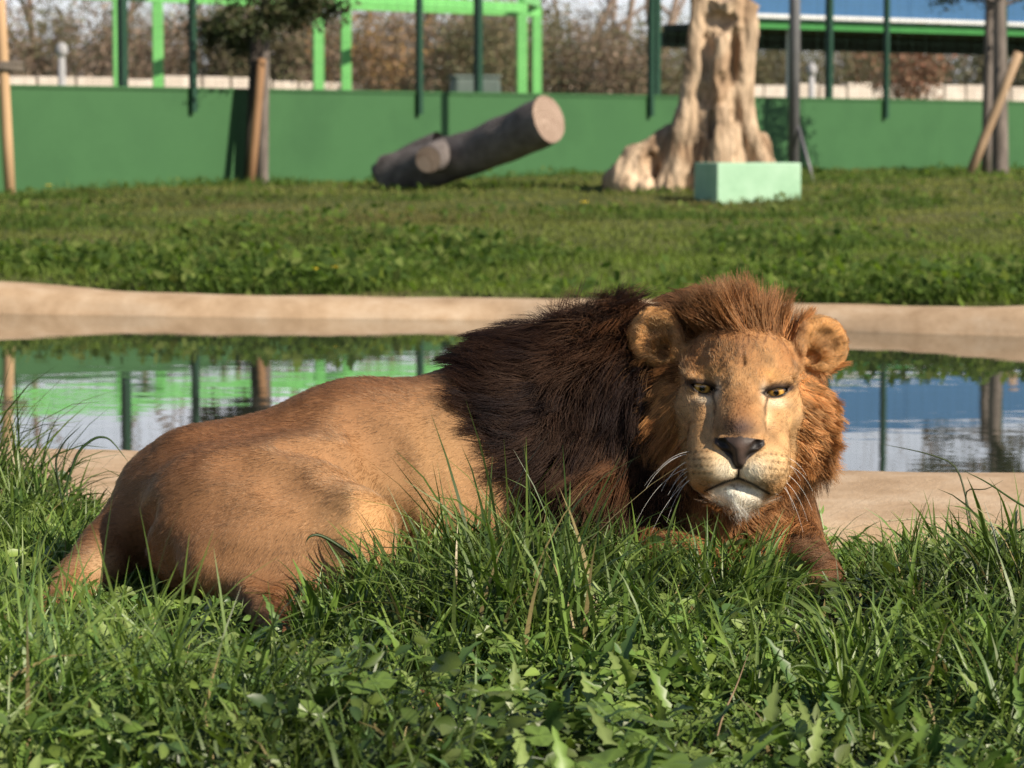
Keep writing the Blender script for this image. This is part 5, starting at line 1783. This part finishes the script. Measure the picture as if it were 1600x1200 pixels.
mall = [(960, 1105, .042, 6, 'mallow plant with broad lobed leaves among the grass before the lion'), (1005, 1155, .046, 7, 'mallow plant with the largest pale lobed leaves in the weeds'), (905, 1085, .03, 5, 'small mallow plant beside the dry red leaf'),
        (1060, 1190, .038, 6, 'mallow plant beside the leaning dry stem'), (880, 1190, .03, 5, 'low mallow plant among clover like weeds below the long blades'), (780, 1165, .028, 5, 'low mallow plant in the thin grass'), (1560, 1170, .036, 6, 'mallow plant beside the flat pale blades'),
        (1330, 1165, .03, 5, 'mallow plant under the upright grass tuft'), (250, 1010, .03, 5, 'mallow plant in front of the hind foot of the lion'), (90, 1030, .034, 6, 'mallow plant below the tail of the lion'), (340, 975, .032, 4, 'broad leaf mallow beside the hind foot'),
        (560, 1120, .03, 5, 'mallow plant behind the dandelion like leaves'), (1230, 1085, .03, 5, 'mallow plant in the shade before the forepaw'), (1440, 1100, .03, 5, 'mallow plant between two grass tufts by the rim')]
for i, (u, v_, R0, k, lab) in enumerate(mall):
    D = 0.79 * FPX / (v_ - 223.0)
    q = at(u, v_, D)
    z0 = float(ground_z(q[0], q[1]))
    e = empty('mallow_plant', (q[0], q[1], z0))
    tag(e, lab, 'weed', 'mallow plants')
    sm = MB()
    hv_ = float(veg_height(np.array([q[0]]), np.array([q[1]]))[0])
    for j in range(k):
        a = 2 * math.pi * j / k + r.uniform(-.4, .4)
        dist = r.uniform(0.02, 0.06)
        top = Vector((q[0] + math.cos(a) * dist, q[1] + math.sin(a) * dist, z0 + max(hv_ * r.uniform(0.75, 1.15), 0.035)))
        o = bpy.data.objects.new('leaf', ML[j % 3])
        COL.objects.link(o)
        o.parent = e
        o.matrix_parent_inverse = parent_matrix(e).inverted()
        o.location = top
        sc_ = R0 * r.uniform(0.6, 1.1)
        o.scale = (sc_, sc_, sc_)
        o.rotation_euler = (r.normal() * 0.25 + 0.35, r.normal() * 0.25 + 0.08, a + r.normal() * 0.3)
        sm.tube([Vector((q[0], q[1], z0 - 0.01)), Vector((q[0], q[1], z0)).lerp(top, 0.6) + Vector((0, 0, 0.006)), top], [0.0016, 0.0014, 0.0012], 5)
    sm.build('stalks', stalk_m, e, smooth=True)

# ---- plantain: upright ribbed strap leaves
def strap(L, W, lean, bend, hd, colr):
    v, f, per, t = make_blades(np.zeros((1, 3)), np.array([hd]), np.array([L]), np.array([W]), np.array([lean]), np.array([bend]), 9, None, True, 2.6)
    c = np.tile(np.array(colr), (len(v), 1)); c[1::3] *= 1.35
    me = mesh_np('leaf', v, f, True, c)
    me.materials.append(weed_m)
    return me
plan = [(425, 5.02, .07, 6, 'low plantain just in front of the hind foot'), (385, 5.1, .07, 5, 'small plantain left of the hind foot'), (590, 5.42, .15, 6, 'plantain standing before the knee of the lion'), (475, 5.16, .13, 7, 'plantain with upright strap leaves beside the hind foot'), (515, 5.2, .16, 8, 'plantain with tall ribbed leaves below the knee of the lion'), (553, 5.3, .17, 7, 'plantain with broad pale ribbed leaf right of the hind foot'),
        (450, 4.45, .08, 5, 'plantain with wide grey green leaf near the mallow'), (180, 4.35, .09, 6, 'rosette with long jagged leaves below the lion rump'), (240, 4.3, .08, 5, 'rosette with pale midribs among the low weeds'), (1480, 5.15, .12, 6, 'plantain with flat shiny leaves beside the tall grass'),
        (1570, 4.8, .15, 5, 'plantain with one long upright pale leaf'), (860, 5.4, .12, 5, 'plantain in the long grass below the mane')]
for i, (u, D, hgt, k, lab) in enumerate(plan):
    x, y = (u - 800) / FPX * D, D - 6
    z0 = float(ground_z(x, y))
    e = empty('plantain_plant', (x, y, z0))
    tag(e, lab, 'weed', 'plantain plants')
    for j in range(k):
        a = 2 * math.pi * j / k + r.uniform(-.5, .5)
        me = strap(hgt * r.uniform(0.7, 1.15), hgt * r.uniform(0.12, 0.19), r.uniform(0.05, 0.35), r.uniform(0.1, 0.8), a, np.array([0.095, 0.160, 0.028]) * r.uniform(0.75, 1.25))
        o = bpy.data.objects.new('leaf', me); COL.objects.link(o)
        o.parent = e
        o.location = (r.normal() * 0.008, r.normal() * 0.008, -0.008)

# ---- single stalks and dry bits that stand out
def ribbon(name, pts, W, colr, lab, cat):
    """one leaf or stalk along given points, folded along its middle"""
    P = np.array(pts, float)
    tt = np.linspace(0, 1, len(P))
    ts = np.linspace(0, 1, 17)
    Q = np.stack([np.interp(ts, tt, P[:, i]) for i in range(3)], 1)
    for _ in range(2):
        Q[1:-1] = (Q[:-2] + 2 * Q[1:-1] + Q[2:]) / 4
    d_ = np.gradient(Q, axis=0); d_ = nrm_(d_)
    s = nrm_(np.cross(d_, np.array([0.25, -0.9, 0.35])))
    nn = np.cross(s, d_)
    w = (W * 0.5 * np.clip(np.minimum(0.4 + 3 * ts, 1) * (1 - ts ** 3), 0.06, 1))[:, None]
    v = np.stack([Q - s * w, Q + nn * w * 0.5, Q + s * w, Q - nn * w * 0.4], 1).reshape(-1, 3)
    k = len(Q)
    f = np.array([(i * 4 + a, i * 4 + (a + 1) % 4, i * 4 + 4 + (a + 1) % 4, i * 4 + 4 + a) for i in range(k - 1) for a in range(4)])
    return tag(link(name, mesh_np(name, v, f, True, np.tile(np.array(colr), (len(v), 1))), grass_m), lab, cat)
GR = (0.06, 0.115, 0.03)
ribbon('grass_stalk', [at(1532, 900, 6.2), at(1515, 800, 6.25), at(1496, 724, 6.3), at(1440, 706, 6.3), at(1368, 692, 6.35)], 0.0045, (0.06, 0.08, 0.03), 'thin grass stalk bent sharply over the pond rim', 'grass stalk')
ribbon('grass_stalk', [at(1530, 880, 6.2), at(1512, 815, 6.22), at(1507, 763, 6.24), at(1540, 766, 6.2), at(1568, 750, 6.2)], 0.0035, (0.05, 0.07, 0.03), 'short dark stalk with sideways tip by the pond rim', 'grass stalk')
ribbon('grass_stalk', [at(1640, 812, 6.1), at(1590, 786, 6.15), at(1540, 752, 6.2), at(1500, 733, 6.25)], 0.0050, GR, 'grass stalk leaning from the tall tuft across the rim', 'grass stalk')
ribbon('grass_stalk', [at(575, 905, 5.40), at(552, 868, 5.40), at(520, 846, 5.39), at(497, 834, 5.38), at(482, 838, 5.37), at(477, 850, 5.37)], 0.0075, (0.045, 0.075, 0.025), 'dark arching blade lying over the thigh of the lion', 'grass blade')
ribbon('grass_stalk', [at(884, 900, 5.72), at(886, 850, 5.72), at(889, 800, 5.72), at(891, 752, 5.73)], 0.0085, (0.13, 0.20, 0.055), 'pale upright blade standing before the dark mane', 'grass blade')
ribbon('grass_stalk', [at(846, 900, 5.75), at(847, 850, 5.75), at(843, 790, 5.74), at(825, 762, 5.73), at(785, 744, 5.72)], 0.0040, (0.11, 0.17, 0.045), 'slender blade curling over in front of the mane', 'grass blade')
ribbon('grass_stalk', [at(100, 800, 6.6), at(85, 720, 6.6), at(100, 690, 6.6), at(130, 662, 6.6)], 0.0050, (0.04, 0.06, 0.03), 'dark upright blade above the tuft by the rump', 'grass blade')
ribbon('grass_stalk', [at(95, 790, 6.6), at(120, 705, 6.6), at(150, 682, 6.6), at(172, 684, 6.6), at(205, 728, 6.6)], 0.0065, (0.05, 0.09, 0.03), 'blade arching over towards the rump of the lion', 'grass blade')
ribbon('dry_straw', [at(1106, 1215, 4.25), at(1128, 1120, 4.5), at(1152, 1070, 4.6), at(1172, 1012, 4.75)], 0.0032, (0.36, 0.25, 0.15), 'thin dry stem leaning among the weeds', 'stem')
ribbon('dry_straw', [at(1212, 1150, 4.4), at(1180, 1112, 4.5), at(1150, 1086, 4.6)], 0.0028, (0.38, 0.27, 0.17), 'short dry side stem crossing the weeds', 'stem')
ribbon('dry_straw', [at(1375, 815, 6.3), at(1440, 809, 6.32), at(1512, 804, 6.35)], 0.0040, (0.52, 0.44, 0.28), 'pale straw lying along the foot of the rim', 'straw')
ribbon('withered_weed', [at(652, 1076, 4.62), at(672, 1086, 4.6), at(688, 1108, 4.58), at(700, 1126, 4.56)], 0.0075, (0.46, 0.16, 0.07), 'curled red brown dry leaf in the weeds', 'leaf')

# ------------------------------------------------------------------ far lawn
r = np.random.default_rng(202)
def far_scatter(n, D1=46.0):
    D = 15.2 * (D1 / 15.2) ** (r.uniform(size=n) ** 1.15)
    x = r.uniform(-1, 1, n) * 0.1667 * D * 1.55
    y = D - 6.0
    s = (wa[0] - x) * wnor[0] + (wa[1] - y) * wnor[1]
    keep = (y > far_edge(x) + 0.42 + 0.08 * g_n3(np.stack([x, 0 * x, 0 * x], 1)) - 0.12 * r.uniform(size=n)) & (s < -0.14)
    x, y = x[keep], y[keep]
    return np.stack([x, y, ground_z(x, y)], 1)
lawn_m = leaf_mat('lawn_leaf', 0.08, 0.45, 0.7)
root = far_scatter(138000)
n = len(root)
fe = far_edge(root[:, 0])
dy = root[:, 1] - fe
na, nb = g_n1(root * 0.9), g_n2(root * 0.8 + 5)
lush = sstep(9, 1.0, dy) * 0.6 + 0.4 * sstep(-0.3, 1.0, nb)
L = (0.04 + 0.055 * lush) * r.uniform(0.6, 1.5, n) * (1 + 0.3 * nb * 0.6)
L *= 1 + 0.5 * sstep(12.5, 16.5, dy) * sstep(0.0, 0.8, na)
v, f, per, t = make_blades(root, r.uniform(0, 6.283, n), L, r.uniform(0.008, 0.016, n) * (1 + dy / 30), np.abs(r.normal(size=n)) * 0.4 + 0.05, r.uniform(0.2, 1.6, n), 2, None, False, 1.5)
ca = np.array([0.150, 0.205, 0.048]); cb_ = np.array([0.215, 0.220, 0.075]); cd = np.array([0.085, 0.140, 0.034]); cbr = np.array([0.19, 0.15, 0.070])
yel = sstep(3.5, 10, dy)[:, None] * 0.75
c = ca * (1 - yel) + cb_ * yel
w = (sstep(-0.1, 0.9, nb) * 0.95)[:, None]; c = c * (1 - w) + cd * w
w = (np.maximum(sstep(0.3, 1.3, na), gauss((root[:, 0] + 0.9, 1.3), (dy - 9.0, 2.2))) * sstep(3, 7, dy) * sstep(16, 12, dy) * 0.8)[:, None]; c = c * (1 - w) + cbr * w
c = c * r.uniform(0.75, 1.3, (n, 1))
tag(link('lawn_grass', mesh_np('lawn_grass', v, f, True, np.repeat(c, per, 0)), lawn_m), 'grass of the far lawn between pond and green wall', 'grass', kind='stuff')
# leafy weeds in patches of the far lawn
root = far_scatter(68000)
nb = g_n2(root * 0.8 + 5); dy = root[:, 1] - far_edge(root[:, 0])
pw = sstep(0.1, 0.9, nb) * (0.25 + 0.75 * sstep(8, 1.5, dy)) + 0.20 * sstep(4, 0.6, dy) + 0.5 * sstep(12.5, 15.5, dy) * sstep(0.2, 0.9, g_n2(root * 1.3))
root = root[r.uniform(size=len(root)) < pw]
n = len(root)
nb = g_n2(root * 0.8 + 5)
hz_ = r.uniform(0.01, 0.115, n) * (1 - 0.55 * sstep(8, 12, dy[:n] if len(dy) == n else root[:, 1] - far_edge(root[:, 0]))) * (0.5 + 0.7 * np.clip(nb, 0, 1.5))
an_ = r.uniform(0, 6.283, n); el = r.normal(size=n) * 0.4 + 0.3
d = np.stack([np.cos(an_) * np.cos(el), np.sin(an_) * np.cos(el), np.sin(el)], 1)
upv = nrm_(np.array([0.2, -0.35, 1.0]) + r.normal(size=(n, 3)) * 0.4)
L = r.uniform(0.04, 0.10, n)
s = nrm_(np.cross(d, upv))
ctr = root + np.stack([0 * hz_, 0 * hz_, hz_], 1)
v = np.stack([ctr, ctr + d * (L * .5)[:, None] + s * (L * .3)[:, None], ctr + d * L[:, None], ctr + d * (L * .5)[:, None] - s * (L * .3)[:, None]], 1).reshape(-1, 3)
f = (np.arange(n) * 4)[:, None] + np.array([[0, 1, 2, 3]])
c = np.array([(0.110, 0.165, 0.034), (0.08, 0.13, 0.028), (0.14, 0.18, 0.05), (0.065, 0.11, 0.028)])[r.integers(0, 4, n)] * r.uniform(0.8, 1.25, (n, 1))
tag(link('lawn_weeds', mesh_np('lawn_weeds', v, f, False, np.repeat(c, 4, 0)), lawn_m), 'leafy green weeds in patches on the far lawn', 'weeds', kind='stuff')

# yellow flowers on the far lawn
petal = noise_mat('yellow_petal', (0.62, 0.46, 0.03), (0.75, 0.58, 0.05), 20, 0.6, 0.0)
for (u, v_, lab) in ((75, 383, 'yellow flower in the darker weeds near the pale stake side of the lawn'), (487, 421, 'yellow flower close above the pond bank'), (525, 418, 'pale yellow flower cluster close above the pond bank'), (76, 290, 'yellow flower at the foot of the pale stake'),
                     (913, 316, 'yellowish flower on the lawn below the log end')):
    lo_, hi_ = 16.0, 40.0
    for _ in range(40):
        m_ = (lo_ + hi_) / 2
        q = at(u, v_, m_)
        if q[2] > float(ground_z(q[0], q[1])) + 0.10: lo_ = m_
        else: hi_ = m_
    q = at(u, v_, m_)
    zg = float(ground_z(q[0], q[1]))
    e = empty('yellow_flower', (q[0], q[1], zg))
    tag(e, lab, 'flower')
    MB().tube([(q[0], q[1], zg - 0.01), (q[0], q[1], q[2])], 0.004, 5).build('stem', stalk_m, e)
    mb = MB()
    for k in range(9):
        a = 2 * math.pi * k / 9
        mb.box((q[0] + math.cos(a) * 0.020, q[1] + math.sin(a) * 0.020, q[2] + 0.006), (0.032, 0.014, 0.006), a)
    mb.tube([(q[0], q[1], q[2] - 0.004), (q[0], q[1], q[2] + 0.012)], [0.014, 0.010], 8)
    mb.build('bloom', petal, e)
